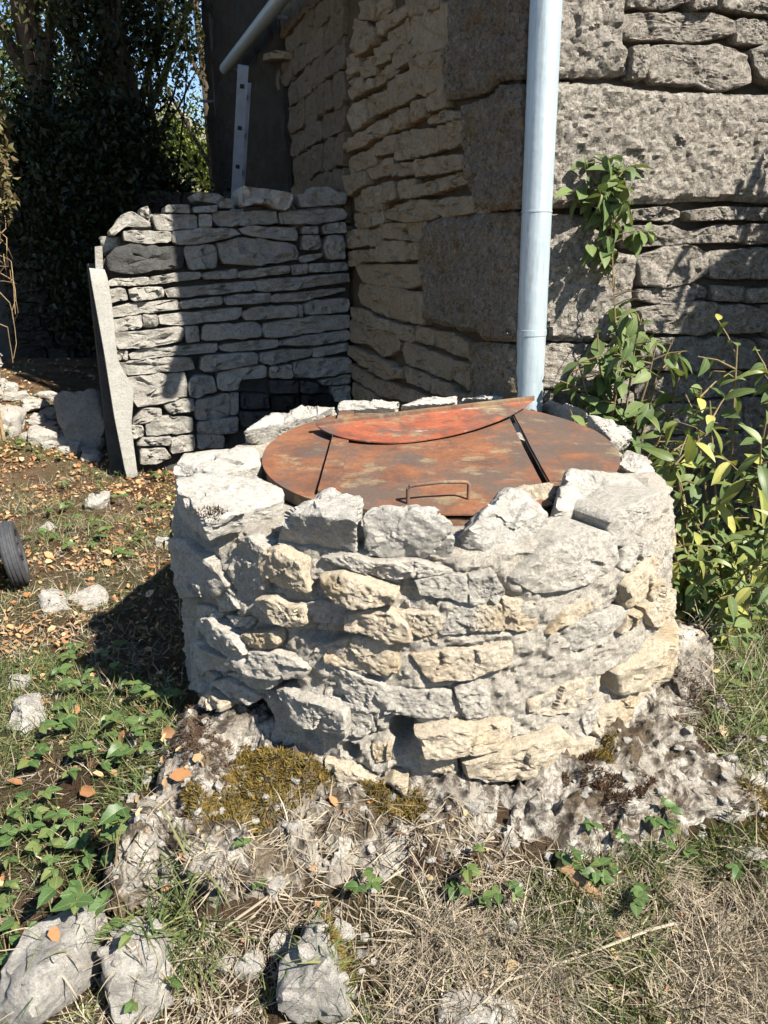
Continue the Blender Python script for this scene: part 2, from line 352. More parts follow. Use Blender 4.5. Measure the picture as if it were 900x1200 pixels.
def grid_stone(poly, mapper, proud, embed, seed, step=.013, fine=.006, chip=.08, clamp=None):
    """large block with an evenly meshed face: points outside the outline snap onto it, then the rim is pulled back into the wall"""
    pl = resample(poly, 160, .05); off = Vector((seed * 1.7 % 40, seed * 3.1 % 40, seed * .7 % 40)); c = sum(pl, Vector((0, 0))) / len(pl)
    pl = [p + (p - c).normalized() * (.006 * fr(off + Vector((p.x, p.y, 0)), 9, 3) + .004 * fr(off + Vector((p.x, p.y, 5)), 30, 2)) for p in pl]
    if clamp is not None: pl = [Vector((max(p.x, clamp), p.y)) for p in pl]
    x0, x1 = min(p.x for p in pl) - step, max(p.x for p in pl) + step; y0, y1 = min(p.y for p in pl) - step, max(p.y for p in pl) + step
    xs = np.arange(x0, x1 + step, step); ys = np.arange(y0, y1 + step, step)
    A = np.array([(p.x, p.y) for p in pl]); B = np.roll(A, -1, 0); AB = B - A; L2 = np.maximum((AB ** 2).sum(1), 1e-12)
    ins = {}; V = []; idx = {}
    def near(x, y):
        t = np.clip(((x - A[:, 0]) * AB[:, 0] + (y - A[:, 1]) * AB[:, 1]) / L2, 0, 1); Q = A + AB * t[:, None]; d = (Q[:, 0] - x) ** 2 + (Q[:, 1] - y) ** 2; i = int(d.argmin()); return Q[i], math.sqrt(d[i])
    def isin(x, y):
        cr = ((A[:, 1] > y) != (B[:, 1] > y)) & (x < AB[:, 0] * (y - A[:, 1]) / np.where(AB[:, 1] == 0, 1e-12, AB[:, 1]) + A[:, 0]); return bool(cr.sum() % 2)
    I = [[isin(x, y) for x in xs] for y in ys]; Fc = []
    def vert(j, i):
        if (j, i) in idx: return idx[(j, i)]
        x, y = xs[i], ys[j]; q, d = near(x, y)
        if not I[j][i]: x, y, d = q[0], q[1], 0.
        e = off + Vector((x, y, 0))
        hf = .35 + .65 * sstep(0, .022, d + .006 * fr(e, 30, 2))
        h = proud * hf + proud * .25 * fr(e, 4, 3) * hf + fine * (fr(e + Vector((0, 0, 1)), 26, 4) + .7 * fr(e + Vector((0, 0, 2)), 75, 2)) + chip * (chips(e, 9, seed) + .6 * chips(e, 24, seed))
        idx[(j, i)] = len(V); V.append(mapper(x, y, h)); ED.append((x, y)); return idx[(j, i)]
    ED = []
    for j in range(len(ys) - 1):
        for i in range(len(xs) - 1):
            n_in = I[j][i] + I[j][i + 1] + I[j + 1][i] + I[j + 1][i + 1]
            if n_in >= 2: Fc.append((vert(j, i), vert(j, i + 1), vert(j + 1, i + 1), vert(j + 1, i)))
    cnt = {}
    for f in Fc:
        for k in range(4): a, b = f[k], f[(k + 1) % 4]; cnt[(a, b)] = 1
    bk = {}
    for (a, b) in list(cnt):
        if (b, a) in cnt: continue
        for v in (a, b):
            if v not in bk: bk[v] = len(V); V.append(mapper(ED[v][0], ED[v][1], -embed))
        Fc.append((b, a, bk[a], bk[b]))
    return V, Fc
_ico = {}
def ico(n):
    if n not in _ico:
        bm = bmesh.new(); bmesh.ops.create_icosphere(bm, subdivisions=n, radius=1)
        _ico[n] = ([v.co.copy() for v in bm.verts], [tuple(v.index for v in f.verts) for f in bm.faces]); bm.free()
    return _ico[n]
def hull_planes(pts):
    bm = bmesh.new()
    for p in pts: bm.verts.new(p)
    bmesh.ops.convex_hull(bm, input=bm.verts[:]); bm.normal_update()
    pl = []
    for f in bm.faces:
        n = f.normal.copy(); pl.append((n, n.dot(f.verts[0].co)))
    bm.free(); return pl
def poly_rock(planes, c, ext, seed, sub=4, soft=16, amp=.06, sc=8., chip=.4, csc=14., fine=0.):
    dirs, faces = ico(sub); V = []; off = Vector((seed * 3.7 % 91, seed * 1.3 % 57, seed * 7.1 % 83)); m = min(ext)
    pl = []
    for n, d in planes:
        e = d - n.dot(c)
        if e < 0: n, e = -n, -e
        pl.append((n, max(e, 1e-4)))
    for d in dirs:
        q = Vector((d.x * ext[0], d.y * ext[1], d.z * ext[2])); s = 0.
        for n, e in pl:
            k = n.dot(q) / e
            if k > 0: s += k ** soft
        t = s ** (-1 / soft) if s > 0 else 1
        p = c + q * t
        a = off + p
        t2 = amp * m * (fr(a, sc, 4) * .8 + .6 * abs(fr(a + Vector((9, 9, 9)), sc * 2.6, 3)))
        t2 += chip * (chips(a, csc, seed) + .5 * chips(a + Vector((3, 1, 2)), csc * 2.2, seed))
        if fine: t2 += fine * (fr(a, 48, 3) + .7 * fr(a, 120, 2))
        V.append(p + q.normalized() * t2)
    return V, faces
def rock_planes(rs, rx, ry, rz, n=11):
    pl = []
    for s in (-1, 1):
        for ax, e in ((0, rx), (1, ry), (2, rz)):
            v = Vector((rs.gauss(0, .16), rs.gauss(0, .16), rs.gauss(0, .16))); v[ax] = s; v.normalize(); pl.append((v, e * rs.uniform(.75, 1.0)))
    for _ in range(n - 6):
        v = Vector((rs.gauss(0, 1), rs.gauss(0, 1), rs.gauss(0, 1))).normalized()
        pl.append((v, rs.uniform(.72, .95) * math.sqrt((v.x * rx) ** 2 + (v.y * ry) ** 2 + (v.z * rz) ** 2)))
    return pl

# ------------------------------------------------------------------ layout of the place
WC = Vector((.115, 2.20)); WR = .70                                   # well axis and radius
CORNER = Vector((.51, 3.15, 0))
SIDE_D = Vector((-math.sin(R_(21.3)), math.cos(R_(21.3)), 0)); SIDE_N = Vector((-SIDE_D.y, SIDE_D.x, 0))
if SIDE_N.x > 0: SIDE_N = -SIDE_N
FAC_D = Vector((math.sin(R_(78)), math.cos(R_(78)), 0)); FAC_N = Vector((FAC_D.y, -FAC_D.x, 0))
INNER = on_plane(409, 316, CORNER, SIDE_N); INNER.z = 0
LOW_D = Vector((-SIDE_D.y, SIDE_D.x, 0)); LOW_N = Vector((-SIDE_D.x, -SIDE_D.y, 0))
Z = Vector((0, 0, 1))

def sstep(a, b, x):
    t = min(1, max(0, (x - a) / (b - a))); return t * t * (3 - 2 * t)
def gz(x, y):
    z = -.10
    z -= .17 * sstep(1.75, 1.0, y) + .17 * sstep(1.1, .1, y)
    z += .38 * sstep(-1.15, -3.0, x) * sstep(3.8, 5.8, y)
    z += .05 * sstep(.5, 1.6, x) * sstep(1.2, 2.2, y)
    dx, dy = x - WC.x, y - (WC.y - .25)
    z += .13 * math.exp(-((dx / .8) ** 2 + (dy / .72) ** 2) ** 2)          # low mound the well stands on
    z += .07 * math.exp(-(((x + .42) / .3) ** 2 + ((y - 1.32) / .25) ** 2))  # ledge of rock to the front left
    if abs(x) < 8 and -1 < y < 12:
        z += .028 * fr((x, y, 0), 2.2, 4) + .016 * fr((x, y, 5), 9, 3)
    else:
        z += .15 * noise.noise(Vector((x * .1, y * .1, 1)))
    return z
def axis(lo, fine_a, fine_b, step, hi, g=1.13):
    a = list(np.arange(fine_a, fine_b + 1e-6, step)); s = step; x = fine_b
    while x < hi: s *= g; x += s; a.append(x)
    s = step; x = fine_a
    while x > lo: s *= g; x -= s; a.insert(0, x)
    return a
GX = axis(-250, -1.9, 1.9, .02, 250); GY = axis(-120, .7, 3.4, .02, 350)
gv = [Vector((x, y, gz(x, y))) for y in GY for x in GX]; nx = len(GX)
gf = [(j * nx + i, j * nx + i + 1, (j + 1) * nx + i + 1, (j + 1) * nx + i) for j in range(len(GY) - 1) for i in range(nx - 1)]
ground = link('ground', mesh('ground', gv, gf), M['ground']); tag(ground, kind='structure')
near = [f for f in gf if all(abs(gv[i].x) < 6 and -.5 < gv[i].y < 12 for i in f)]
add_surf(gv, near) if False else None
_idx = {}; _v = []; _f = []
for f in near:
    q = []
    for i in f:
        if i not in _idx: _idx[i] = len(_v); _v.append(gv[i])
        q.append(_idx[i])
    _f.append(q)
add_surf(_v, _f)
def on_ground(u, v):
    d = ray(u, v); t = .3
    while t < 40:
        p = O + d * t
        if p.z < gz(p.x, p.y): break
        t += .01
    return p

# ------------------------------------------------------------------ crops used to read stones off the photograph
CR = {'A': (100, 220, 4.5), 'B': (100, 380, 4.5), 'C': (240, 200, 5), 'D': (240, 340, 5), 'E': (400, 0, 3.75), 'Fb': (400, 230, 3.75),
      'G': (260, 0, 4.615), 'H': (640, 200, 3.4615), 'I': (640, 0, 3.4615), 'J': (190, 500, 4.5), 'K': (370, 560, 4.5), 'L': (550, 540, 3.6),
      'M': (210, 680, 4.5), 'N': (390, 720, 4.5), 'O': (580, 680, 3.4615), 'P': (0, 0, 1)}
def px(c, pts):
    x0, y0, s = CR[c]; return [(x0 + a / s, y0 + b / s) for a, b in pts]
def parse(txt):
    out = []
    for ln in txt.strip().splitlines():
        t = ln.split(); c = t[0]; fl = ''
        if t[-1][0] == '!': fl = t[-1][1:]; t = t[:-1]
        out.append((px(c, [tuple(float(x) for x in q.split(',')) for q in t[1:]]), fl))
    return out
def plane_map(p0, d, n): return lambda s, t, h: p0 + d * s + Z * t + n * h
def plane_poly(pts, p0, d, n):
    r = []
    for u, v in pts:
        q = on_plane(u, v, p0, n) - p0; r.append((q.dot(d), q.z))
    return r
def slab_wall(p0, d, n, s0, s1, z0, z1, thick, front, step=.05, amp=.012, top=None):
    """rough core of a wall: front sheet at height 'front' along n, back and sides closed"""
    ns = max(2, int((s1 - s0) / step)); nz = max(2, int((z1 - z0) / step)); V = []; Fc = []
    for j in range(nz + 1):
        for i in range(ns + 1):
            s = s0 + (s1 - s0) * i / ns; zt = z1 if top is None else top(s); z = z0 + (zt - z0) * j / nz
            V.append(p0 + d * s + Z * z + n * (front + amp * fr((s, z, p0.x), 7, 4)))
    m = ns + 1
    for j in range(nz):
        for i in range(ns): Fc.append((j * m + i, j * m + i + 1, (j + 1) * m + i + 1, (j + 1) * m + i))
    rim = [i for i in range(m)] + [j * m + ns for j in range(1, nz + 1)] + [nz * m + i for i in range(ns - 1, -1, -1)] + [j * m for j in range(nz - 1, 0, -1)]
    b = len(V)
    for i in rim: V.append(V[i] - n * (thick + (V[i] - p0).dot(n) - front))
    L = len(rim)
    for k in range(L): Fc.append((rim[k], b + k, b + (k + 1) % L, rim[(k + 1) % L]))
    Fc.append(tuple(b + k for k in range(L)))
    return V, Fc

# ------------------------------------------------------------------ low dry-stone wall
low_txt = """
A 125,235 185,150 240,125 340,185 335,210 210,205 150,255 !p
A 355,140 580,145 580,215 380,225
A 598,140 662,140 664,205 600,205
C 50,240 410,235 425,310 90,328 50,300
A 205,225 450,232 450,292 250,290 205,278
A 460,232 620,212 780,215 815,245 690,280 590,300 470,300
A 110,370 180,310 280,298 510,312 515,420 300,450 180,455 125,425 !d
A 525,312 685,298 690,420 555,435 532,380
C 70,430 220,390 520,430 540,520 300,555 110,540
A 105,505 150,478 330,472 330,512 120,518
A 340,470 500,445 610,445 605,480 345,510
A 618,450 800,425 802,478 625,485
A 100,540 205,525 225,590 130,605 90,570
A 228,540 270,525 410,522 408,578 245,600
A 425,530 890,490 895,540 500,580 435,575
A 125,640 240,605 490,590 495,640 380,655 125,685
A 500,600 715,572 720,615 505,640
A 125,700 290,668 300,735 145,765
A 300,668 375,670 382,730 305,738
A 382,672 810,630 812,690 520,725 400,722
B 145,45 300,35 510,10 515,85 310,122 165,128
B 520,12 595,10 602,88 535,98
D -10,205 310,185 335,275 -10,295
B 165,135 222,138 224,185 168,190
B 230,160 310,125 690,98 692,145 330,178 240,182
D 85,320 350,290 420,290 425,335 150,362 85,345
B 170,205 340,180 560,172 568,240 210,268
D -20,385 305,362 312,430 -15,480
B 215,290 310,265 520,255 535,375 420,410 270,435 245,330
B 540,310 580,270 670,270 695,350 590,385 545,375
D 75,490 180,455 358,440 360,510 200,525 190,580 85,585
B 255,500 310,445 395,445 400,480 320,522 250,525
B 415,430 500,395 570,395 575,455 450,475
B 320,520 400,485 560,490 568,565 330,588
B 580,400 755,360 760,480 590,505
B 765,360 808,358 806,470 765,475
B 590,515 800,485 805,560 600,572
B 205,545 250,530 305,535 305,590 215,608
B 300,600 448,590 445,635 270,640
B 455,600 575,580 575,660 450,680
B 590,580 725,580 728,650 590,655
B 290,660 420,650 450,700 380,735 290,740
C 535,140 600,140 640,95 735,100 740,125 820,125 820,195 600,215 560,210
C 435,250 480,240 790,220 820,250 815,285 600,318 440,310
C 205,345 260,325 520,335 540,360 530,410 430,405 230,375
C 572,330 660,325 660,370 572,372
C 570,380 660,378 680,430 655,465 570,465
C 688,330 720,310 820,300 820,365 700,370
C 695,440 720,380 805,380 818,515 720,520
C 545,520 560,500 690,482 690,505 580,540
C 202,590 490,552 495,600 240,632 205,625
C 503,555 600,545 600,600 515,612
C 610,545 830,535 830,585 610,598
C 300,640 830,600 832,655 400,708 305,705
C 395,725 820,685 830,700 600,760 400,772
C 110,745 190,725 380,715 385,770 130,788
C 215,830 300,795 540,788 545,855 230,878
C 540,785 565,785 570,855 555,858
C 575,790 640,755 840,745 840,825 590,845
D 345,200 560,160 840,145 842,220 400,280 350,270
D 435,300 600,262 840,232 840,290 560,325 440,320
D 320,370 460,345 620,345 620,385 400,435 325,425
D 625,340 840,305 845,350 640,392
D 375,450 505,435 510,515 380,515
D 515,430 640,400 845,395 850,480 660,510 525,510
D 670,530 850,490 855,545 690,558
D 740,570 845,555 845,660 760,650
D 560,530 660,540 670,600 560,600
D 380,530 540,530 545,600 385,605
D 215,600 370,610 375,690 215,690
D 390,620 550,615 550,700 395,700
D 565,615 730,610 740,700 570,700
D 0,780 190,760 190,830 0,850
D 205,710 400,710 400,800 210,800
D 410,715 620,710 620,790 415,795
D 630,710 850,680 850,790 640,790
A 430,92 548,90 552,136 420,130 !p
A 566,102 688,92 690,130 572,132 !p
"""
low = empty('dry_stone_wall', INNER + LOW_D * .75 + Z * gz(-.9, 4.9), 'low grey dry-stone wall running from the house to a leaning concrete post', 'wall')
lw_p0 = Vector((INNER.x, INNER.y, 0)); lmap = plane_map(lw_p0, LOW_D, LOW_N)
V, Fc = slab_wall(lw_p0, LOW_D, LOW_N, -.02, 1.52, -.25, 1.36, .36, -.07, .04, .02, top=lambda s: 1.36 - .22 * sstep(1.15, 1.5, s))
part_world('core', V, Fc, M['dark_core'], low); add_surf(V, Fc)
for i, (pts, fl) in enumerate(parse(low_txt)):
    V, Fc = face_stone(plane_poly(pts, lw_p0, LOW_D, LOW_N), lmap, random.uniform(.008, .035) + (.02 if fl == 'd' else 0), .12 if fl != 'p' else .22, 100 + i, 26, .35, 2, .05, 1.05, .6)
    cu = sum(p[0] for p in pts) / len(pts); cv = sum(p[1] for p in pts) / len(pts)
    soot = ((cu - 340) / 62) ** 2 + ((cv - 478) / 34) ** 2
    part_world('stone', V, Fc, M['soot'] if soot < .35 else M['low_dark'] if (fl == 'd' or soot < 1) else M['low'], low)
# rough cap stones along the top of the wall, behind the face
for i in range(9):
    s = .12 + .155 * i; rs = random.Random(i + 50)
    c = lw_p0 + LOW_D * s - LOW_N * rs.uniform(.14, .24) + Z * (1.37 - .2 * sstep(1.15, 1.5, s))
    V, Fc = poly_rock(rock_planes(rs, .09, .12, .05), Vector(), (.09, .12, .05), i + 5, 3, 14, .12)
    part_world('cap_stone', [c + v for v in V], Fc, M['low'], low)

# stone lying loose on the wall
lp = [(281, 222), (286, 218), (340, 226), (345, 231), (336, 248), (324, 245), (312, 239), (294, 238), (289, 243), (281, 241)]
p0 = lw_p0 + LOW_N * .03
V, Fc = face_stone(plane_poly(lp, p0, LOW_D, LOW_N), plane_map(p0, LOW_D, LOW_N), .02, .24, 991, 30, .3, 2)
o = part_world('loose_stone', V, Fc, M['well_grey'], None); tag(o, 'pale bone-shaped stone lying loose on top of the low wall', 'stone')
for (c_, pts, lab) in (('A', [(555, 40), (600, 25), (700, 35), (740, 60), (690, 88), (580, 70)], 'flat dark stone lying loose on the low wall beside the ladder foot'),
                       ('A', [(690, 85), (740, 55), (780, 62), (787, 108), (700, 112)], 'small rounded stone lying loose between the ladder and the wall stones'),
                       ('A', [(285, 110), (330, 95), (345, 130), (340, 165), (290, 150)], 'small dark stone lying loose behind the tilted end stone of the low wall')):
    p0 = lw_p0 - LOW_N * .03
    V, Fc = face_stone(plane_poly(px(c_, pts), p0, LOW_D, LOW_N), plane_map(p0, LOW_D, LOW_N), .02, .16, len(lab), 22, .3, 2)
    tag(part_world('loose_stone', V, Fc, M['low'], None), lab, 'stone')

# concrete post leaning at the wall's end
pp0 = lw_p0 + LOW_N * .085
def prism(pts, p0, d, n, th, bev=.006):
    pl = [Vector(a) for a in plane_poly(pts, p0, d, n)]; c = sum(pl, Vector((0, 0))) / len(pl); V = []
    out = resample(pl, 64, .02)
    for sc, h in ((1, -th), (1, -bev), (.97, 0)):
        for q in out: q2 = c + (q - c) * sc; V.append(p0 + d * q2.x + Z * q2.y + n * (h + .002 * fr((q2.x, q2.y, h), 12, 3)))
    m = len(out); Fc = []
    for k in range(2):
        for i in range(m): Fc.append((k * m + i, k * m + (i + 1) % m, (k + 1) * m + (i + 1) % m, (k + 1) * m + i))
    Fc.append(tuple(range(2 * m, 3 * m))); Fc.append(tuple(range(m - 1, -1, -1)))
    return V, Fc
V, Fc = prism([(104, 314), (124, 316), (130, 345), (134, 385), (138, 422), (148, 440), (157, 456), (156, 475), (154, 500), (162, 560), (148, 560), (134, 490), (121, 408)], pp0, LOW_D, LOW_N, .08)
o = part_world('concrete_post', V, Fc, M['concrete'], None); tag(o, 'pale grey leaning concrete post at the free end of the low wall', 'post')
V, Fc = prism([(111, 289), (120, 288), (121, 316), (112, 316)], pp0 - LOW_N * .06, LOW_D, LOW_N, .06)
tag(part_world('upright_chip', V, Fc, M['low'], None), 'small upright chip of stone standing behind the post top', 'stone')

# ------------------------------------------------------------------ the old house
EAVE = 6.3
house = empty('stone_house', CORNER + SIDE_D * 3 + Z * -.1, 'old stone house with rough corner blocks and a zinc downpipe', 'house')
side_t = """
E 480,-40 830,-40 812,350 700,360 640,415 470,440 462,230 485,190 !q
E 545,470 640,435 720,378 812,368 800,920 640,930 590,890 555,720 !q
Fb 375,130 440,95 640,75 800,70 785,640 640,635 620,600 540,590 375,545 370,360 345,300 360,200 !q
Fb 575,640 640,640 785,655 785,1000 580,1000 !q
E 315,100 330,70 470,20 480,190 350,240 318,220
E 320,270 460,225 462,360 380,415 325,395
E 300,0 440,-20 435,30 320,75
E 165,95 290,20 295,65 190,150 155,150
E 215,150 300,85 310,175 220,235
E 245,240 310,195 330,245 255,305
E 150,220 210,185 218,260 160,290
E 150,340 240,275 255,320 160,380
E 215,370 310,315 322,430 220,475
E 60,190 80,90 150,130 150,190 80,245
E 165,20 215,-20 220,40 170,85
E 90,10 155,0 150,90 95,80
E 35,400 60,350 100,340 105,400 50,435
E 105,370 145,350 150,385 110,405
E 125,440 210,400 215,480 140,515
E 40,480 115,445 125,530 60,575
E 220,510 300,475 300,550 225,580
E 308,500 330,445 375,440 375,510 320,535
E 385,420 460,370 465,470 390,485
E 75,600 210,520 215,580 90,650
E 25,640 70,600 75,650 35,670
E 310,575 420,570 422,660 330,685
E 428,560 535,530 545,620 430,660
E 390,525 460,490 535,490 535,520 400,545
E 220,600 305,580 310,650 225,670
E 150,640 215,600 215,670 155,690
E 250,665 320,655 320,695 255,705
E 40,700 150,655 160,720 50,760
E 125,740 220,695 225,760 140,785
E 330,705 395,700 398,760 335,775
E 400,695 540,680 548,740 405,765
E 230,725 320,715 322,765 240,775
E 30,780 110,755 120,810 40,860
E 105,840 180,815 185,890 115,910
E 185,810 240,800 245,870 190,890
E 265,800 325,790 330,865 270,870
E 335,815 420,800 425,850 340,865
E 425,790 555,755 565,800 435,840
E 30,260 80,235 90,310 40,345
E 95,290 150,250 155,330 100,345
Fb 205,70 310,25 405,20 415,95 330,110 230,100
Fb 408,50 470,10 590,5 592,70 470,90
Fb 600,45 660,42 650,75 600,75
Fb 60,10 175,-20 180,55 130,70 75,60
Fb 60,80 125,72 130,130 75,140
Fb 135,80 190,65 195,115 150,130
Fb 190,125 370,110 372,190 330,195 195,180
Fb 30,160 110,140 125,210 35,225
Fb 130,160 185,135 185,215 130,220
Fb 85,240 170,235 170,285 90,285
Fb 172,205 280,200 285,280 180,285
Fb 290,215 355,205 355,270 290,275
Fb 30,250 78,240 80,300 40,305
Fb 80,305 355,305 355,380 290,400 110,380
Fb 90,390 270,400 272,540 200,520 95,470
Fb 275,430 365,430 368,555 280,540
Fb 45,490 130,510 145,570 60,545
Fb 150,530 255,560 260,605 160,575
Fb 262,565 325,580 325,640 265,620
Fb 330,570 410,590 410,650 335,635
Fb 415,600 480,600 570,650 570,710 430,660
Fb 50,550 240,610 250,665 180,700 130,650 60,640
Fb 290,640 490,720 480,805 300,730
Fb 500,730 570,740 570,850 500,800
Fb 50,660 215,730 240,790 200,800 60,710
Fb 240,750 275,760 280,800 245,790
Fb 300,750 390,790 390,850 300,810
Fb 50,740 140,790 145,850 60,800
Fb 150,800 290,850 300,900 160,870
Fb 395,800 490,830 490,890 400,860
Fb 60,820 140,865 145,920 60,880
Fb 310,850 400,890 400,950 310,910
Fb 500,860 570,880 570,950 500,930
"""
sp0 = Vector((CORNER.x, CORNER.y, 0)); smap = plane_map(sp0, SIDE_D, SIDE_N)
V, Fc = slab_wall(sp0, SIDE_D, SIDE_N, .0, 6.54, -.4, EAVE, .5, -.03, .07, .016)
side_wall = part_world('side_wall', V, Fc, M['earth_mortar'], house); add_surf(V, Fc)
for i, (pts, fl) in enumerate(parse(side_t)):
    q = fl == 'q'
    V, Fc = grid_stone(plane_poly(pts, sp0, SIDE_D, SIDE_N), smap, .03, .09, 300 + i, .012, .011, .25) if q else face_stone(plane_poly(pts, sp0, SIDE_D, SIDE_N), smap, random.uniform(.006, .028) if not q else .03, .09, 300 + i, 110 if q else 30, .45, 2 if not q else 1, .05, 1.02 if q else 1.17, .12 if q else .5, 16., .006 if q else .003, 20 if q else 6)
    part_world('quoin' if q else 'stone', V, Fc, M['quoin'] if q else M['side'], side_wall)
def side_s(u): return (on_plane(u, 316, sp0, SIDE_N) - sp0).dot(SIDE_D)
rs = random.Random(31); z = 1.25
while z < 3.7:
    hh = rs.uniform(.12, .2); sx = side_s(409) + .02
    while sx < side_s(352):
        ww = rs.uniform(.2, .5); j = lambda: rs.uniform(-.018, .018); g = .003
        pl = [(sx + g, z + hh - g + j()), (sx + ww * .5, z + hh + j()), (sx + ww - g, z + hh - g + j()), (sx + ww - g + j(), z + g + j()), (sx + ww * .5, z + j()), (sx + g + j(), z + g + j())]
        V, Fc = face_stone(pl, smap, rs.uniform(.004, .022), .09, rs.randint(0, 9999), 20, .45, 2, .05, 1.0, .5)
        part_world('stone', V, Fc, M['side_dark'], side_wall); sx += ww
    z += hh
# old roughcast left on the far half of the wall
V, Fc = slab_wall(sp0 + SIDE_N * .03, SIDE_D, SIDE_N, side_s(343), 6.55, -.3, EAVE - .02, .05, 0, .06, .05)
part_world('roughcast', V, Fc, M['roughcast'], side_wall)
V, Fc = face_stone(plane_poly(px('G', [(250, 300), (350, 270), (352, 318), (258, 335)]), sp0 + SIDE_N * .05, SIDE_D, SIDE_N), plane_map(sp0 + SIDE_N * .05, SIDE_D, SIDE_N), .06, .05, 777, 18)
part_world('bonding_stone', V, Fc, M['side'], side_wall)

fac_t = """
I -60,-60 320,-60 300,170 322,200 318,310 60,318 -60,318 !q
I -60,332 60,332 450,375 700,385 960,390 960,830 690,815 480,825 200,840 -60,850 !q
I 305,80 340,60 650,55 740,95 745,140 600,175 310,160
I 325,-60 560,-50 560,10 480,40 325,30
I 565,10 660,-20 662,40 580,50
I 695,-40 960,-40 960,85 830,65 700,45
I 760,85 960,92 960,185 760,180
I 335,200 405,190 400,250 380,325 325,325
I 412,215 450,190 680,185 800,230 810,340 700,370 520,340 430,335 410,280
I 815,215 870,195 960,195 960,380 850,320 820,250
H -60,175 110,180 170,200 290,330 360,345 335,480 330,690 -60,690 !q
H 170,170 330,160 330,205 300,225 240,235
H 340,160 450,150 525,165 530,190 470,208 340,200
H 555,165 690,148 790,150 790,200 570,205
H 800,150 960,160 960,205 800,200
H 300,240 345,225 500,225 558,255 540,300 440,305 310,312
H 565,250 690,220 790,225 785,290 570,295
H 800,220 960,215 960,290 800,300
H 370,350 480,310 570,308 640,340 640,410 580,450 480,470 375,465
H 650,330 960,310 960,440 660,435
H 370,480 560,465 595,490 580,525 450,545 365,520
H 580,450 635,475 635,510 600,515
H 650,465 790,470 785,530 660,525
H 800,480 960,470 960,530 800,535
H 370,560 500,535 615,530 670,540 678,640 620,665 380,650
H 680,545 800,545 860,570 855,650 690,660
H 870,545 960,545 960,660 870,655
H 360,680 600,675 615,690 600,810 360,800
H 620,690 700,670 830,690 850,750 830,800 620,800
H 860,680 960,680 960,790 860,790
H -60,705 345,705 345,870 -60,880
H 360,820 600,825 590,930 360,930
H 610,815 800,815 800,900 610,920
H 810,815 960,805 960,900 812,905
H -60,890 340,890 340,1010 -60,1010
H 350,945 580,945 580,1060 350,1060
H 595,935 780,920 780,1040 595,1050
H 790,920 960,915 960,1030 790,1040
H -60,1025 330,1025 330,1160 -60,1160
H 345,1075 560,1075 560,1200 345,1200
H 575,1065 770,1060 770,1190 575,1190
H 785,1050 960,1045 960,1180 785,1180
"""
fmap = plane_map(sp0, FAC_D, FAC_N)
V, Fc = slab_wall(sp0, FAC_D, FAC_N, .0, 6.0, -.4, EAVE, .5, -.035, .07, .02)
fac_wall = part_world('front_wall', V, Fc, M['facade_core'], house); add_surf(V, Fc)
for i, (pts, fl) in enumerate(parse(fac_t)):
    q = fl == 'q'
    pl = plane_poly(pts, sp0, FAC_D, FAC_N); pl = [(max(a, -.03), b) for a, b in pl]
    V, Fc = grid_stone(pl, fmap, .035, .09, 500 + i, .011, .011, .22) if q else face_stone(pl, fmap, random.uniform(.02, .05) if not q else .035, .09, 500 + i, 190 if q else 64, .3, 2 if not q else 0, .03, 1.0 if q else 1.07, .08 if q else .25, 13, .006 if q else .005, 30 if q else 12)
    part_world('quoin' if q else 'stone', V, Fc, M['facade'], fac_wall)
# masonry running on out of the picture to the right
def fill_rows(wall, mp, mat, s0, s1, z0, z1, h, wmin, wmax, proud, seed, embed=.09, name='stone'):
    rs = random.Random(seed); z = z0
    while z < z1:
        hh = h * rs.uniform(.7, 1.35); s = s0 - rs.uniform(0, wmin * .3)
        while s < s1:
            ww = rs.uniform(wmin, wmax); g = .006; j = lambda: rs.uniform(-.012, .012)
            pl = [(s + g + j(), z + hh - g + j()), (s + ww / 2, z + hh - g + j()), (s + ww - g + j(), z + hh - g + j()), (s + ww - g + j(), z + g + j()), (s + ww * .4, z + g + j()), (s + g + j(), z + g + j())]
            V, Fc = face_stone(pl, mp, proud * rs.uniform(.5, 1.2), embed, rs.randint(0, 99999), 18, .4, 2)
            part_world(name, V, Fc, mat, wall); s += ww
        z += hh
e = plane_poly([(918, 300)], sp0, FAC_D, FAC_N)[0][0]
fill_rows(fac_wall, fmap, M['facade'], e + .02, e + 1.3, -.1, 2.5, .17, .2, .45, .04, 3)
# back and far side of the house, roof
def poly_part(name, pts, faces, mat, parent): return part_world(name, [Vector(p) for p in pts], faces, mat, parent, False)
A_ = sp0; B_ = sp0 + SIDE_D * 6.54; D_ = sp0 + FAC_D * 6.0; C_ = B_ + FAC_D * 6.0
def wall_between(name, a, b, th):
    d = (b - a).normalized(); n = Vector((d.y, -d.x, 0)); L = (b - a).length
    V, Fc = slab_wall(a, d, n, .02, L - .02, -.4, EAVE - .01, th, 0, .25, .02); part_world(name, V, Fc, M['facade_core'], house)
wall_between('back_wall', C_ - SIDE_D * .02, B_ - SIDE_D * .02, .4); wall_between('far_wall', D_ - FAC_D * .02, C_ - FAC_D * .02, .4)
ov = .35
r = [A_ - SIDE_D * ov - FAC_D * ov, B_ + SIDE_D * ov - FAC_D * ov, C_ + SIDE_D * ov + FAC_D * ov, D_ - SIDE_D * ov + FAC_D * ov]
m1 = (r[0] + r[3]) / 2; m2 = (r[1] + r[2]) / 2
lo = [p + Z * (EAVE + .0) for p in r]; ri = [m1 + Z * (EAVE + 2.0), m2 + Z * (EAVE + 2.0)]
up = [p + Z * .14 for p in lo]; ru = [p + Z * .14 for p in ri]
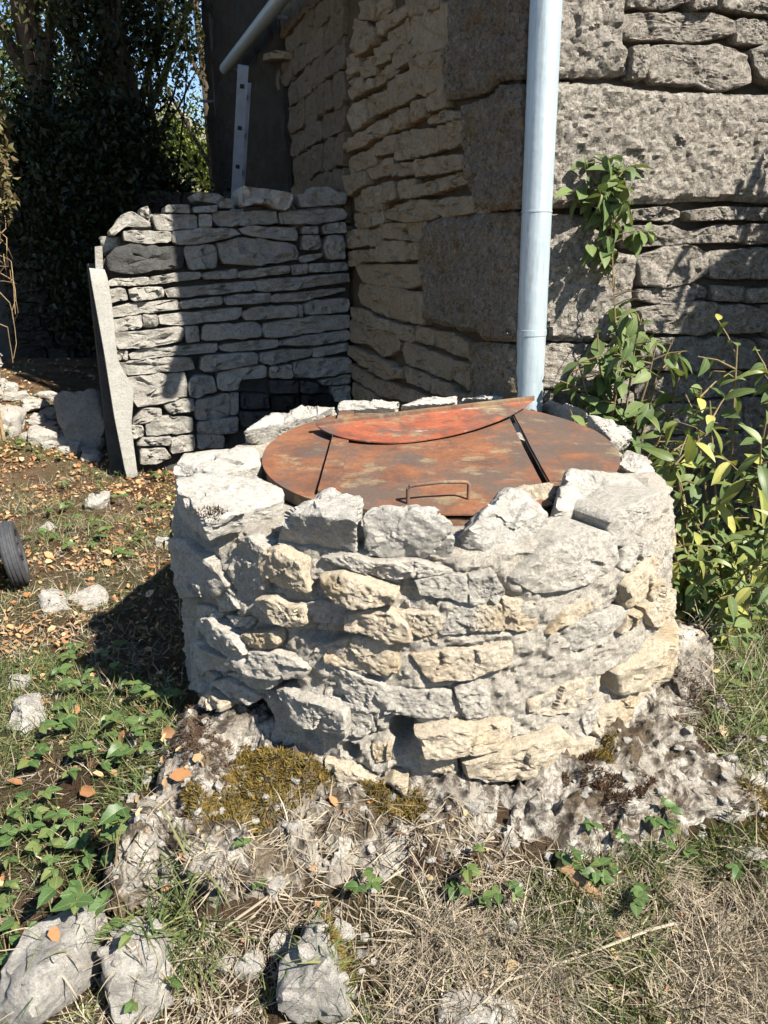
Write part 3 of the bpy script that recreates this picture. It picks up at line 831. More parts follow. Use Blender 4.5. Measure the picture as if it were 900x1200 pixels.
poly_part('roof', lo + ri + up + ru, [(0, 1, 5, 4), (3, 4, 5, 2), (6, 10, 11, 7), (9, 8, 11, 10), (0, 6, 7, 1), (2, 8, 9, 3), (0, 4, 10, 6), (4, 3, 9, 10), (1, 7, 11, 5), (5, 11, 8, 2)], M['roof'], house)

# ------------------------------------------------------------------ tubes
def tube(pts, radii, n=14, cap=True, jit=0.):
    pts = [Vector(p) for p in pts]; V = []; Fc = []
    if not hasattr(radii, '__len__'): radii = [radii] * len(pts)
    up = Vector((0.3, .2, 1)); 
    for i, p in enumerate(pts):
        t = (pts[min(i + 1, len(pts) - 1)] - pts[max(i - 1, 0)]).normalized()
        a = t.cross(up)
        if a.length < 1e-3: a = t.cross(Vector((1, 0, 0)))
        a.normalize(); b = t.cross(a)
        for k in range(n):
            g = 2 * math.pi * k / n; rr = radii[i] * (1 + jit * noise.noise(p * 9 + Vector((math.cos(g), math.sin(g), 0))))
            V.append(p + a * math.cos(g) * rr + b * math.sin(g) * rr)
    for i in range(len(pts) - 1):
        for k in range(n): Fc.append((i * n + k, i * n + (k + 1) % n, (i + 1) * n + (k + 1) % n, (i + 1) * n + k))
    if cap: Fc.append(tuple(range(n - 1, -1, -1))); Fc.append(tuple((len(pts) - 1) * n + k for k in range(n)))
    return V, Fc

# downpipe at the corner
_pn = sp0 + FAC_N * .075; _pt, _pl = on_plane(640, 0, _pn, FAC_N), on_plane(621, 430, _pn, FAC_N); _ps = (_pt - _pl).dot(FAC_D) / (_pt.z - _pl.z)
pb = _pl - FAC_D * _ps * _pl.z; pb.z = 0
pipe = empty('downpipe', Vector((pb.x, pb.y, 0)), 'pale blue-grey zinc downpipe running down the house corner', 'pipe')
pr = .056
zs = [-.02] + [.1 + .12 * k for k in range(44)]
V, Fc = tube([pb + Z * z + FAC_D * _ps * z for z in zs], [pr + .0015 * noise.noise(Vector((0, 0, z * 5))) for z in zs], 40)
part_world('pipe_shaft', V, Fc, M['zinc'], pipe)
V, Fc = tube([pb + (Z + FAC_D * _ps) * q for q in (.862, .863, .885, .886)], [pr, pr + .0022, pr + .0022, pr], 40)
part_world('collar', V, Fc, M['zinc'], pipe)
V, Fc = tube([pb + (Z + FAC_D * _ps) * q for q in (1.312, 1.3125, 1.318, 1.3185)], [pr, pr + .0015, pr + .0015, pr], 40)
part_world('joint_ring', V, Fc, M['zinc'], pipe)
V, Fc = tube([pb + Z * 2.6 + FAC_N * -.1, pb + Z * 2.6], .012, 10); part_world('bracket', V, Fc, M['zinc_dark'], pipe)
V, Fc = tube([pb + Z * .3 + FAC_N * -.1, pb + Z * .3], .012, 10); part_world('bracket', V, Fc, M['zinc_dark'], pipe)

# horizontal gutter pipe high on the side wall
q1 = on_plane(264, 74, sp0 + SIDE_N * .16, SIDE_N); q2 = on_plane(335, 2, sp0 + SIDE_N * .16, SIDE_N)
gz_ = (q1.z + q2.z) / 2; s1_ = (q1 - sp0).dot(SIDE_D)
gl = [sp0 + SIDE_N * .16 + SIDE_D * s + Z * (gz_ + (q1.z - q2.z) * .2 * (s / s1_ - .5)) for s in np.linspace(s1_ + .02, -.05, 12)]
gut = empty('gutter_pipe', gl[0], 'grey pipe running level along the shaded side wall high up', 'pipe')
V, Fc = tube(gl, .048, 20); part_world('pipe_run', V, Fc, M['zinc'], gut)
for s in (1.5, 3.2, 4.8, 6.2):
    c = sp0 + SIDE_D * s + Z * gz_
    V, Fc = tube([c - SIDE_N * .02, c + SIDE_N * .16], .014, 8); part_world('bracket', V, Fc, M['zinc_dark'], gut)

# ladder standing behind the low wall
lad_s = 5.05
def lad_pt(u, v): return on_plane(u, v, sp0 + SIDE_N * .42, SIDE_N)
b0, t0 = lad_pt(276, 238), lad_pt(285, 77)
axis_l = (t0 - b0).normalized(); base_l = b0 - axis_l * ((b0.z - gz(b0.x, b0.y)) / axis_l.z)
lad = empty('ladder', base_l, 'bluish metal ladder rail with square rung holes leaning on the dark gable', 'ladder')
wdir = (SIDE_N * -.0 + SIDE_D * 1).normalized(); Lh = (t0 - base_l).length
def bar(a, b, x, hw, y, hd):
    V = []
    for p in (a, b):
        for sx, sy in ((-1, -1), (1, -1), (1, 1), (-1, 1)): V.append(p + x * hw * sx + y * hd * sy)
    return V, [(0, 1, 2, 3), (7, 6, 5, 4), (0, 4, 5, 1), (1, 5, 6, 2), (2, 6, 7, 3), (3, 7, 4, 0)]
face_n = (O - b0).normalized(); face_x = axis_l.cross(face_n).normalized(); face_n = face_x.cross(axis_l).normalized()
dep = Vector((-face_n.x, -face_n.y, 0)).normalized()
for k, off in enumerate((0.0, .40)):
    V, Fc = bar(base_l + dep * off, t0 + dep * off - axis_l * (.02 if k else 0), face_x, .035, face_n, .014)
    part_world('rail', V, Fc, M['ladder'], lad, False)
nr = int(Lh / .27)
for k in range(nr):
    p = t0 - axis_l * (.12 + .27 * k)
    V, Fc = bar(p + face_n * .018, p + dep * .42, face_x, .014, axis_l, .014)
    part_world('rung', V, Fc, M['hole'], lad, False)

# ------------------------------------------------------------------ the well
well = empty('stone_well', (WC.x, WC.y, -.06), 'round well of rough mortared limestone with a ring of loose blocks on top', 'well')
TOP = .535
def cyl(u, v, r=WR):
    d = ray(u, v); a = d.x ** 2 + d.y ** 2; ox, oy = -WC.x, -WC.y
    b = 2 * (ox * d.x + oy * d.y); c = ox * ox + oy * oy - r * r; D = b * b - 4 * a * c
    if D < 0:                       # just outside the silhouette: take the tangent point
        t = -b / (2 * a)
    else: t = (-b - math.sqrt(D)) / (2 * a)
    p = O + d * t
    return (math.atan2(p.x - WC.x, -(p.y - WC.y)) * r, p.z)
def wmap(s, t, h):
    a = s / WR; rr = WR + h + .012 * noise.noise(Vector((math.sin(a) * 2, math.cos(a) * 2, t * 3)))
    return Vector((WC.x + rr * math.sin(a), WC.y - rr * math.cos(a), t))
cav = []                             # cavities in the face: (s, z, half width, half height, depth)
for (u, v, wu, hv, dp) in ((473, 858, 15, 18, .11), (413, 877, 8, 9, .07), (540, 888, 6, 12, .06), (735, 702, 16, 7, .06), (706, 800, 9, 14, .05), (677, 750, 9, 12, .03), (315, 655, 10, 30, .05),
                           (320, 790, 22, 16, .10), (290, 830, 26, 20, .10), (420, 690, 55, 6, .035), (380, 745, 30, 6, .035), (480, 660, 30, 4, .02), (724, 656, 6, 6, .03), (270, 700, 14, 20, .03)):
    s, z = cyl(u, v); s2, z2 = cyl(u + wu, v); s3, z3 = cyl(u, v + hv); cav.append((s, z, abs(s2 - s), abs(z3 - z), dp))
well_t = """
J 415,640 480,590 560,640 565,820 500,815 420,740 !g
J 562,650 640,630 770,690 775,750 805,845 720,840 562,790 !3
K 60,500 180,480 430,570 420,620 250,630 160,615 65,560 !5
K 190,700 280,660 400,665 480,740 500,830 400,830 290,790 190,760 !4
K 430,690 640,700 655,830 580,840 470,750 !2
M 475,70 560,60 610,100 690,110 700,200 600,205 560,190 !3
M 700,115 760,95 900,130 870,210 780,205 720,200 !g
K 545,520 640,500 770,520 830,600 800,640 650,610 570,595 !g
K 650,650 820,655 830,800 660,800 !f
K 840,680 960,660 980,780 850,790 !1
M 340,400 360,345 530,350 640,400 690,450 660,500 480,475 350,425 !4g
M 385,260 550,235 565,300 540,330 420,345 !3
M 225,35 300,40 370,120 260,150 !g
M 300,170 420,190 400,230 330,220 !g
M 545,570 590,560 720,590 900,640 900,780 760,740 650,700 !4g
N 0,160 130,110 325,115 325,260 270,285 120,265 0,230 !2
N 450,200 640,180 900,150 890,240 700,300 540,310 500,280 !2
N 0,250 250,350 290,490 180,480 100,425 0,360 !g
N 255,380 600,390 640,520 380,495 300,488 !g
N 645,380 720,340 810,410 815,500 740,525 690,510 !g
N 0,430 190,480 210,600 130,605 0,590 !g
N 450,570 640,540 900,530 900,660 640,680 490,670 470,600 !5
P 543,880 590,868 646,846 664,865 660,888 620,900 568,904 548,900 !4
N 470,720 640,695 640,800 590,810 480,790 !2
N 215,680 300,670 310,740 240,760 !1
N 280,830 330,800 400,810 390,905 340,900 !5
N 0,740 130,780 280,850 390,900 380,940 250,880 0,790 !3
L 330,370 480,310 580,320 585,420 520,480 290,535 200,480 !b
L 640,370 720,330 745,370 690,460 620,440 !b
L 620,500 750,375 740,470 690,560 630,590 !2
O 205,190 260,110 400,50 390,90 290,140 225,185 !2
O 270,180 380,130 500,100 490,160 380,240 310,270 !g
L 700,600 830,540 830,650 740,680 !2
O 480,430 470,350 600,240 680,150 680,260 620,360 490,440 !5
O 150,480 290,410 400,390 390,450 280,520 150,525 !1
O 400,590 440,510 560,400 600,400 540,530 430,620 !2
O 500,590 560,500 620,450 600,600 560,660 510,620 !2g
O 280,720 330,650 430,620 465,690 360,720 !2
O 130,770 270,730 280,750 150,800 !2
O 345,540 390,530 400,590 360,615 !g
O 600,20 660,0 695,60 690,130 620,110 !2
O 500,130 530,110 540,160 480,200 !2
L 60,600 130,570 270,600 260,690 120,700 !1
L 0,490 90,470 130,540 100,585 0,580 !g
L 0,600 60,590 70,680 0,700 !1
L 590,240 730,160 800,140 720,260 640,340 600,330 !f
M 120,130 200,130 250,170 210,240 150,200 !g
M 150,200 230,180 380,270 420,350 330,360 240,310 !4g
M 110,330 170,300 320,400 290,460 200,440 !4g
M 110,355 180,430 240,490 230,570 110,560 !3g
M 245,510 320,500 460,600 400,630 340,600 !3g
M 210,590 240,550 330,610 325,640 215,620 !5
M 300,480 420,470 510,490 510,540 440,550 !2g
J 130,580 200,600 330,700 380,820 320,880 200,800 140,720 !3g
J 130,730 190,800 240,880 150,890 130,830 !3g
K 60,420 200,410 380,480 420,540 190,470 !f
K 480,640 600,640 640,690 520,680 !f
K 300,440 520,440 700,490 540,505 420,520 !f
"""
from mathutils.kdtree import KDTree
WST = [([cyl(*p) for p in pts], fl) for pts, fl in parse(well_t)]
_bp = []
for pl, fl in WST:
    g = 1.10 if fl[0] in '345' else 1.2; o_ = resample(pl, 60); c_ = sum(o_, Vector((0, 0))) / 60
    _bp += [c_ + (p - c_) * g for p in o_]
KD = KDTree(len(_bp))
for i_, p in enumerate(_bp): KD.insert((p.x, p.y, 0), i_)
KD.balance()
def drum_r(s, z):
    r = .010 + .009 * fr((s, z * 1.6, 2), 6, 3) + .009 * fr((s, z, 7), 26, 4) + .006 * fr((s, z, 11), 80, 2) + .25 * chips((s, z, 2), 20, 9)
    d_ = KD.find((s, z, 0))[2]
    r -= .013 * math.exp(-(d_ / .006) ** 2) * sstep(-.1, .35, fr((s, z, 21), 5, 2))
    for (a, b, hw, hh, dp) in cav:
        q = ((s - a) / hw) ** 2 + ((z - b) / hh) ** 2
        if q < 4: r -= dp * math.exp(-q ** 2)
    return r
NA, NZ = 760, 120; V = []; Fc = []
zb = -.30
for j in range(NZ + 1):
    z = zb + (TOP - zb) * j / NZ
    for i in range(NA):
        a = -math.pi + 2 * math.pi * i / NA; s = a * WR
        V.append(wmap(s, z, drum_r(s if i else s, z) - (.02 * sstep(.9, 1, j / NZ))))
rings = [(.67, .012), (.63, .016), (.585, .010), (.545, .008), (.505, .006), (.455, -.01), (.45, -.1), (.45, -.8)]
for rr, dz in rings:
    for i in range(NA):
        a = -math.pi + 2 * math.pi * i / NA
        p = Vector((WC.x + rr * math.sin(a), WC.y - rr * math.cos(a), TOP + dz))
        V.append(p + Vector((0, 0, (.014 if rr > .55 else .003) * fr(p, 12, 4))))
for j in range(NZ + len(rings)):
    for i in range(NA): Fc.append((j * NA + i, j * NA + (i + 1) % NA, (j + 1) * NA + (i + 1) % NA, (j + 1) * NA + i))
part_world('mortar_drum', V, Fc, M['mortar'], well)
add_surf(V, Fc)

for i, (pl_, fl) in enumerate(WST):
    pr_ = {'1': .006, '2': .014, '3': .026, '4': .036, '5': .046, 'f': .003, 'g': .009, 'b': .009}[fl[0]]
    mat = M['well_grey'] if ('g' in fl or 'f' in fl or 'b' in fl) else M['well_cream']
    V, Fc = face_stone(pl_, wmap, pr_ + .012, .11, 700 + i, 84, .3, 3, .035, 1.10 if fl[0] in '345' else 1.2, .22, 13, .0035, 14)
    part_world('stone', V, Fc, mat, well)
# courses round the back, which the photograph only hints at
rs = random.Random(44); z = -.12
while z < TOP - .08:
    hh = rs.uniform(.085, .13); s = R_(82) * WR
    while s < R_(272) * WR:
        ww = rs.uniform(.16, .3); j = lambda: rs.uniform(-.012, .012); g = .01
        if s + ww > R_(276) * WR: break
        pl = [(s + g + j(), z + hh - g + j()), (s + ww / 2, z + hh - g + j()), (s + ww - g + j(), z + hh - g + j()), (s + ww - g + j(), z + g + j()), (s + ww * .4, z + g + j()), (s + g + j(), z + g + j())]
        V, Fc = face_stone(pl, wmap, rs.uniform(.015, .04), .1, rs.randint(0, 9999), 20, .4, 3, .04)
        part_world('stone', V, Fc, rs.choice([M['well_grey'], M['well_cream']]), well); s += ww
    z += hh

# loose blocks of the rim: picture points, each at its height above the rim bed
def block(pts, back, seed, mat=None, amp=.06, depth=None, sub=5, soft=48):
    """pts: (u, v, z) corners that show; back: extra world-space push away from the camera for hidden lower corners"""
    P = [on_z(u, v, z) for u, v, z in pts]
    away = Vector((0, 1, 0))
    lo_ = TOP - .005
    Q = list(P)
    for p in P:
        Q.append(Vector((p.x, p.y + back, lo_)))
        if p.z > lo_ + .03: Q.append(Vector((p.x, p.y + back * .6, p.z - .01)))
    c = sum(Q, Vector()) / len(Q)
    mn = [min(q[k] for q in Q) for k in range(3)]; mx = [max(q[k] for q in Q) for k in range(3)]
    c = Vector([(a + b) / 2 for a, b in zip(mn, mx)])
    ext = [(b - a) / 2 for a, b in zip(mn, mx)]
    V, Fc = poly_rock(hull_planes(Q), c, ext, seed, sub, soft, amp * .6, 9, .34, 13, .0035)
    return V, Fc
T = TOP
blocks = [
 ([(202, 563, T + .10), (262, 618, T + .0), (206, 600, T + .0), (335, 588, T + .055), (336, 572, T + .075), (300, 557, T + .085), (250, 552, T + .105), (240, 612, T + .05)], .02, 'big'),
 ([(204, 540, T + .07), (212, 530, T + .08), (258, 530, T + .08), (300, 524, T + .07), (310, 545, T + .045), (262, 556, T + .06), (204, 556, T + .04)], .02, 'flat'),
 ([(325, 634, T), (414, 650, T - .005), (420, 610, T + .09), (428, 585, T + .105), (388, 571, T + .115), (332, 600, T + .085), (327, 620, T + .04)], .06, 'b'),
 ([(427, 655, T - .01), (530, 656, T - .01), (533, 612, T + .085), (505, 598, T + .105), (450, 594, T + .11), (428, 604, T + .09)], .085, 'c'),
 ([(534, 651, T - .01), (575, 655, T - .01), (649, 626, T + .0), (648, 600, T + .06), (612, 573, T + .105), (588, 574, T + .11), (548, 620, T + .06)], .075, 'd'),
 ([(652, 623, T + .0), (690, 616, T + .0), (757, 586, T + .02), (764, 575, T + .05), (740, 556, T + .07), (666, 549, T + .115), (668, 575, T + .075), (650, 600, T + .055)], .05, 'e'),
 ([(604, 573, T + .065), (648, 567, T + .075), (653, 582, T + .045), (632, 590, T + .03), (610, 582, T + .04)], .06, 'small'),
 ([(284, 506, T + .075), (286, 517, T + .02), (302, 523, T + .01), (310, 524, T + .0), (352, 508, T + .03), (372, 487, T + .09), (340, 484, T + .11), (312, 486, T + .11)], .10, 'g'),
 ([(345, 500, T + .06), (372, 500, T + .04), (394, 484, T + .08), (392, 477, T + .11), (362, 476, T + .115), (340, 482, T + .10)], .10, 'g2'),
 ([(394, 482, T + .07), (466, 478, T + .09), (468, 472, T + .10), (440, 470, T + .105), (396, 472, T + .10)], .14, 'h'),
 ([(470, 476, T + .08), (534, 472, T + .09), (536, 466, T + .10), (500, 468, T + .10)], .14, 'h2'),
 ([(700, 552, T + .03), (722, 555, T + .02), (724, 535, T + .06), (718, 520, T + .07), (704, 530, T + .06)], .05, 'r'),
 ([(716, 516, T + .07), (740, 520, T + .03), (740, 508, T + .06), (715, 490, T + .085), (690, 486, T + .08), (712, 505, T + .075)], .05, 'r2'),
 ([(722, 545, T + .03), (770, 560, T - .01), (774, 575, T - .03), (745, 555, T + .02), (760, 540, T + .04), (735, 527, T + .055)], .03, 'r3'),
 ([(636, 474, T + .05), (690, 484, T + .06), (680, 478, T + .08), (645, 468, T + .08)], .07, 'r4'),
 ([(540, 472, T + .05), (600, 470, T + .06), (600, 464, T + .08), (545, 466, T + .08)], .10, 'r5'),
]
for i, (pts, back, nm) in enumerate(blocks):
    V, Fc = block(pts, back, 11 + i * 7)
    c_ = sum(V, Vector()) / len(V); sx_ = .955 if nm in ('b', 'c', 'd') else .98
    V = [Vector((c_.x + (v.x - c_.x) * sx_, c_.y + (v.y - c_.y) * .98, v.z)) for v in V]
    part_world('rim_block', V, Fc, M['coping'] if nm != 'small' else M['well_cream'], well); add_surf(V, Fc)

# ------------------------------------------------------------------ rusty lid lying inside the ring
LC = Vector((.16, 2.22)); LR = .515; LZ = .600
def lzp(x, y): return LZ + .085 * (y - 2.2) + .012 * (x - LC.x)
def on_lid(u, v, dh=0.):
    n = Vector((-.012, -.085, 1)); return on_plane(u, v, Vector((LC.x, 2.2, LZ + dh)), n)
lid = empty('well_lid', (LC.x, LC.y, TOP + .01), 'rusty round sheet-metal lid in three leaves lying in the well mouth', 'lid')
def lz(x, y): return lzp(x, y) + .004 * fr((x, y, 0), 3, 2) + .0015 * fr((x, y, 4), 9, 2)
_sa, _sb = on_lid(390, 510), on_lid(371, 580); _sc, _sd = on_lid(597, 490), on_lid(635, 565)
def seam_l(y): return _sb.x + (_sa.x - _sb.x) * (y - _sb.y) / (_sa.y - _sb.y)
def seam_r(y): return _sd.x + (_sc.x - _sd.x) * (y - _sd.y) / (_sc.y - _sd.y)
YB = LC.y + .40
def leaf_plate(f_lo, f_hi, dz, th=.004, n=46, m=26):
    """sheet cut from the disc between two seams, cut straight at the back"""
    V = []; Fc = []
    ys = np.linspace(LC.y - LR + .002, YB, n)
    for y in ys:
        hw = math.sqrt(max(1e-6, LR ** 2 - (y - LC.y) ** 2)); a = max(LC.x - hw, f_lo(y)); b = min(LC.x + hw, f_hi(y))
        if b < a: b = a + .001 if a < LC.x else a; a = min(a, b)
        for k in range(m + 1):
            x = a + (b - a) * k / m; V.append(Vector((x, y, lz(x, y) + dz(x, y))))
    mm = m + 1
    for j in range(n - 1):
        for k in range(m): Fc.append((j * mm + k, j * mm + k + 1, (j + 1) * mm + k + 1, (j + 1) * mm + k))
    nv = len(V)
    V += [v - Z * th for v in V]; Fc += [tuple(i + nv for i in reversed(f)) for f in Fc]
    rim = list(range(mm)) + [j * mm + m for j in range(1, n)] + [(n - 1) * mm + k for k in range(m - 1, -1, -1)] + [j * mm for j in range(n - 2, 0, -1)]
    for i in range(len(rim)): a, b = rim[i], rim[(i + 1) % len(rim)]; Fc.append((a, a + nv, b + nv, b))
    return V, Fc
big = lambda y: 9; sml = lambda y: -9
V, Fc = leaf_plate(sml, lambda y: seam_l(y) - .003, lambda x, y: 0); part_world('side_leaf', V, Fc, M['rust'], lid)
V, Fc = leaf_plate(lambda y: seam_l(y) + .003, lambda y: seam_r(y) - .004, lambda x, y: .006); part_world('middle_leaf', V, Fc, M['rust'], lid)
V, Fc = leaf_plate(lambda y: seam_r(y) + .008, big, lambda x, y: .012); part_world('side_leaf', V, Fc, M['rust'], lid)
V, Fc = [], []
for k_ in range(13):
    y_ = 1.86 + (YB - .01 - 1.86) * k_ / 12; x_ = seam_l(y_) + .030; z_ = lz(x_, y_) + .015
    V += [Vector((x_ - .026, y_, z_)), Vector((x_ + .026, y_, z_)), Vector((x_ + .026, y_, z_ - .006)), Vector((x_ - .026, y_, z_ - .006))]
for k_ in range(12): Fc += [(k_ * 4 + q, k_ * 4 + (q + 1) % 4, k_ * 4 + 4 + (q + 1) % 4, k_ * 4 + 4 + q) for q in range(4)]
Fc += [(3, 2, 1, 0), (48, 49, 50, 51)]
part_world('seam_strip', V, Fc, M['rust'], lid, False)
V, Fc = [], []
for k_ in range(13):
    y_ = 1.9 + (YB - .01 - 1.9) * k_ / 12; x_ = seam_r(y_) + .040; z_ = lz(x_, y_) + .0165
    V += [Vector((x_ - .028, y_, z_)), Vector((x_ + .028, y_, z_)), Vector((x_ + .028, y_, z_ - .006)), Vector((x_ - .028, y_, z_ - .006))]
for k_ in range(12): Fc += [(k_ * 4 + q, k_ * 4 + (q + 1) % 4, k_ * 4 + 4 + (q + 1) % 4, k_ * 4 + 4 + q) for q in range(4)]
Fc += [(3, 2, 1, 0), (48, 49, 50, 51)]
part_world('seam_strip', V, Fc, M['rust'], lid, False)
# down-turned rim under the lid, resting on the bed
V = []; Fc = []; n = 90
for k in range(n):
    a = R_(-222) + R_(264) * k / (n - 1); x, y = LC.x + (LR - .01) * math.cos(a), LC.y + (LR - .01) * math.sin(a)
    zt = lz(x, y) - .008; V += [Vector((x, y, zt)), Vector((x, y, TOP - .004)), Vector((x - .006 * math.cos(a), y - .006 * math.sin(a), TOP - .004)), Vector((x - .006 * math.cos(a), y - .006 * math.sin(a), zt))]
for k in range(n - 1):
    for q in range(4): Fc.append((k * 4 + q, k * 4 + (q + 1) % 4, k * 4 + 4 + (q + 1) % 4, k * 4 + 4 + q))
part_world('skirt', V, Fc, M['rust_dark'], lid)
# handle
h0, h1 = on_lid(478, 590, .008), on_lid(549, 585, .008)
hz = .045
hp = [h0 + Z * .0, h0 + Z * (hz - .008), h0.lerp(h1, .03) + Z * (hz - .002), h0.lerp(h1, .1) + Z * hz, h0.lerp(h1, .5) + Z * (hz + .003), h0.lerp(h1, .9) + Z * hz, h0.lerp(h1, .97) + Z * (hz - .002), h1 + Z * (hz - .008), h1]
V, Fc = tube(hp, .005, 12); part_world('handle', V, Fc, M['rust_dark'], lid)
# cut-off segment of the lid standing on edge on it
a0, a1 = on_lid(371, 497, .03), on_lid(626, 467, .04)
mid = on_lid(497, 515, .016); top_m = (a0 + a1) / 2
V = []; n = 48; th = .004
nrm = (a1 - a0).cross(mid - top_m).normalized()
if nrm.y > 0: nrm = -nrm
seg = empty('lid_segment', mid, 'red rusty curved segment of sheet metal standing tilted on the round lid', 'plate')
rows = 8
for k in range(n + 1):
    t = k / n; top = a0.lerp(a1, t); arc = 4 * t * (1 - t); arc = arc ** .8
    for r_ in range(rows + 1): V.append(top + (mid - top_m) * arc * (r_ / rows) + nrm * .002 * fr(top * 3 + Z * r_, 2, 2))
mm = rows + 1
Fc = [(k * mm + r_, k * mm + r_ + 1, (k + 1) * mm + r_ + 1, (k + 1) * mm + r_) for k in range(n) for r_ in range(rows)]
nv = len(V); V += [v - nrm * th for v in V]; F2 = [tuple(i + nv for i in reversed(f)) for f in Fc]
rim = list(range(mm)) + [k * mm + rows for k in range(1, n + 1)] + [n * mm + r_ for r_ in range(rows - 1, -1, -1)] + [k * mm for k in range(n - 1, 0, -1)]
Fc = Fc + F2 + [(rim[i], rim[i] + nv, rim[(i + 1) % len(rim)] + nv, rim[(i + 1) % len(rim)]) for i in range(len(rim))]
part_world('plate', V, Fc, M['rust_red'], seg)
V, Fc = bar(a0 + nrm * .004 + (mid - top_m) * .03, a1 + nrm * .004 + (mid - top_m) * .03, nrm, .006, (mid - top_m).normalized(), .010)
part_world('folded_lip', V, Fc, M['rust_dark'], seg, False)

# ------------------------------------------------------------------ rocks on the ground
def ground_rock(u, v, wpx, hpx, mat, label, name='rock', group=None, flat=.6, seed=0, sub=4, amp=.16, sink=.35, cat='rock', rot=None):
    p = on_ground(u, v); zc = p.y * CP - (p.z - EYE) * SP
    rs = random.Random(seed + int(u * 7 + v)); rx = wpx / 2 * zc / F; ry = rx * rs.uniform(.75, 1.1); el = math.atan2(EYE - p.z, p.y)
    vis = hpx / 2 * zc / F                                   # apparent half height = ry*sin + rz*cos
    ry = max(.4 * rx, min(1.3 * rx, vis * .75 / math.sin(el))); rz = max(.25 * rx, (vis - ry * math.sin(el) * .6) / math.cos(el)) * flat * 1.4
    V, Fc = poly_rock(rock_planes(rs, rx, ry, rz, 12), Vector(), (rx, ry, rz), seed + u, sub, 14, amp, 7 / max(.3, rx * 6))
    a = rot if rot is not None else rs.uniform(-.4, .4); Rm = Matrix.Rotation(a, 3, 'Z')
    c = Vector((p.x, p.y, gz(p.x, p.y) + rz * (1 - 2 * sink)))
    V = [c + Rm @ v_ for v_ in V]
    add_surf(V, Fc)
    o = part_world(name, V, Fc, mat, None); tag(o, label, cat, group); return o
OC = 'rock outcrop that the well stands on'
def sdist(p, poly):
    d = 9.
    for i in range(len(poly)):
        a, b = poly[i], poly[(i + 1) % len(poly)]; ab = b - a; t = max(0, min(1, (p - a).dot(ab) / max(ab.length_squared, 1e-9))); d = min(d, (p - a - ab * t).length)
    return d if inside((p.x, p.y), poly) else -d
def inside(p, poly):
    c = False; n = len(poly)
    for i in range(n):
        a, b = poly[i], poly[(i + 1) % n]
        if (a.y > p[1]) != (b.y > p[1]) and p[0] < (b.x - a.x) * (p[1] - a.y) / (b.y - a.y) + a.x: c = not c
    return c
OP = [on_ground(u, v).xy for u, v in ((205, 840), (140, 920), (135, 1040), (215, 1075), (330, 1085), (470, 1060), (600, 1020), (720, 1010), (830, 985), (930, 960), (930, 880), (860, 850), (820, 760), (700, 760), (300, 760))]
ox = np.arange(min(p.x for p in OP) - .1, max(p.x for p in OP) + .1, .009); oy = np.arange(min(p.y for p in OP) - .1, 2.2, .009)
def outz(x, y):
    sd = sdist(Vector((x, y)), OP) + .06 * fr((x, y, 17), 5, 3)
    m = sstep(-.06, .10, sd); rg = 1 - abs(fr((x, y, 9), 4.2, 5)) * 1.6; st = fr((x, y, 4), 6, 3); st = math.floor(st * 3) / 3 * .5 + st * .5
    pd = noise.voronoi(Vector((x, y, .3)) * 16)[0][0]; pit = .03 * sstep(.42, .2, pd) * sstep(.0, .25, fr((x, y, 33), 4, 2))
    return gz(x, y) - .05 + m * (.062 + .045 * rg + .035 * st + .4 * chips((x, y, 1), 8, 3) + .25 * chips((x, y, 6), 22, 5) + .014 * fr((x, y, 2), 26, 4) + .007 * fr((x, y, 3), 75, 3) - pit)
V = [Vector((x, y, outz(x, y))) for y in oy for x in ox]; k = len(ox)
Fc = [(j * k + i, j * k + i + 1, (j + 1) * k + i + 1, (j + 1) * k + i) for j in range(len(oy) - 1) for i in range(k - 1)]
Fc = [f for f in Fc if any(V[i].z > gz(V[i].x, V[i].y) - .02 for i in f)]
o = part_world('rock_outcrop', V, Fc, M['outcrop'], None); tag(o, 'broken pitted limestone bedrock breaking the ground all round the well front', 'rock', OC); add_surf(V, Fc)
for (u, v, w_, h_, lab) in (
    (706, 925, 150, 80, 'broad pitted limestone outcrop with black holes below the well front'),
    (828, 925, 150, 80, 'low white pitted outcrop running right from the well foot into grass'),
    (178, 1005, 84, 170, 'steep white-edged outcrop ledge above the green weeds'),
    (262, 1010, 80, 130, 'narrow upright outcrop rib beside the steep ledge'),
    ):
    ground_rock(u, v, w_, h_, M['outcrop'], lab, 'rock_outcrop', OC, .5, 3, 5, .26, .47 if v > 850 else .36)
for (u, v, w_, h_, lab) in (
    (65, 1165, 105, 130, 'big white flat stone half sunk among the strawberry-like weeds'),
    (166, 1155, 80, 115, 'flat cream stone with straight edges sunk beside the grass tuft'),
    (368, 1165, 70, 110, 'long pale flat stone sunk in dry grass'),
    (562, 1200, 90, 50, 'grey stone just showing at the edge of the dry grass'),
    (36, 845, 34, 80, 'narrow white stone standing among grass and weeds'),
    (62, 706, 32, 36, 'white lumpy stone in front of the well shadow'),
    (100, 706, 56, 36, 'wide whitish stone at the edge of the well shadow'),
    (112, 594, 24, 30, 'small white stone among leaf litter between bin and well'),
    (58, 620, 18, 16, 'tiny white stone beside the black wheel'),
    (196, 640, 24, 22, 'small stone touching the left side of the well'),
    (25, 800, 26, 26, 'small white stone at the grass edge'),
    (295, 1140, 30, 22, 'small white chip in the matted straw'),
    (240, 985, 24, 40, 'white chip of rock beside the golden moss')):
    ground_rock(u, v, w_, h_, M['rubble'], lab, 'stone', None, .45 if v < 1050 else .6, 9, 4, .2 if v < 1050 else .08, .35 if v < 1050 else .12, 'stone')
ground_rock(108, 515, 62, 80, M['low'], 'large squared grey block lying in shade beside the concrete post', 'boulder', None, .8, 21, 4, .08, .25, 'boulder', .2)
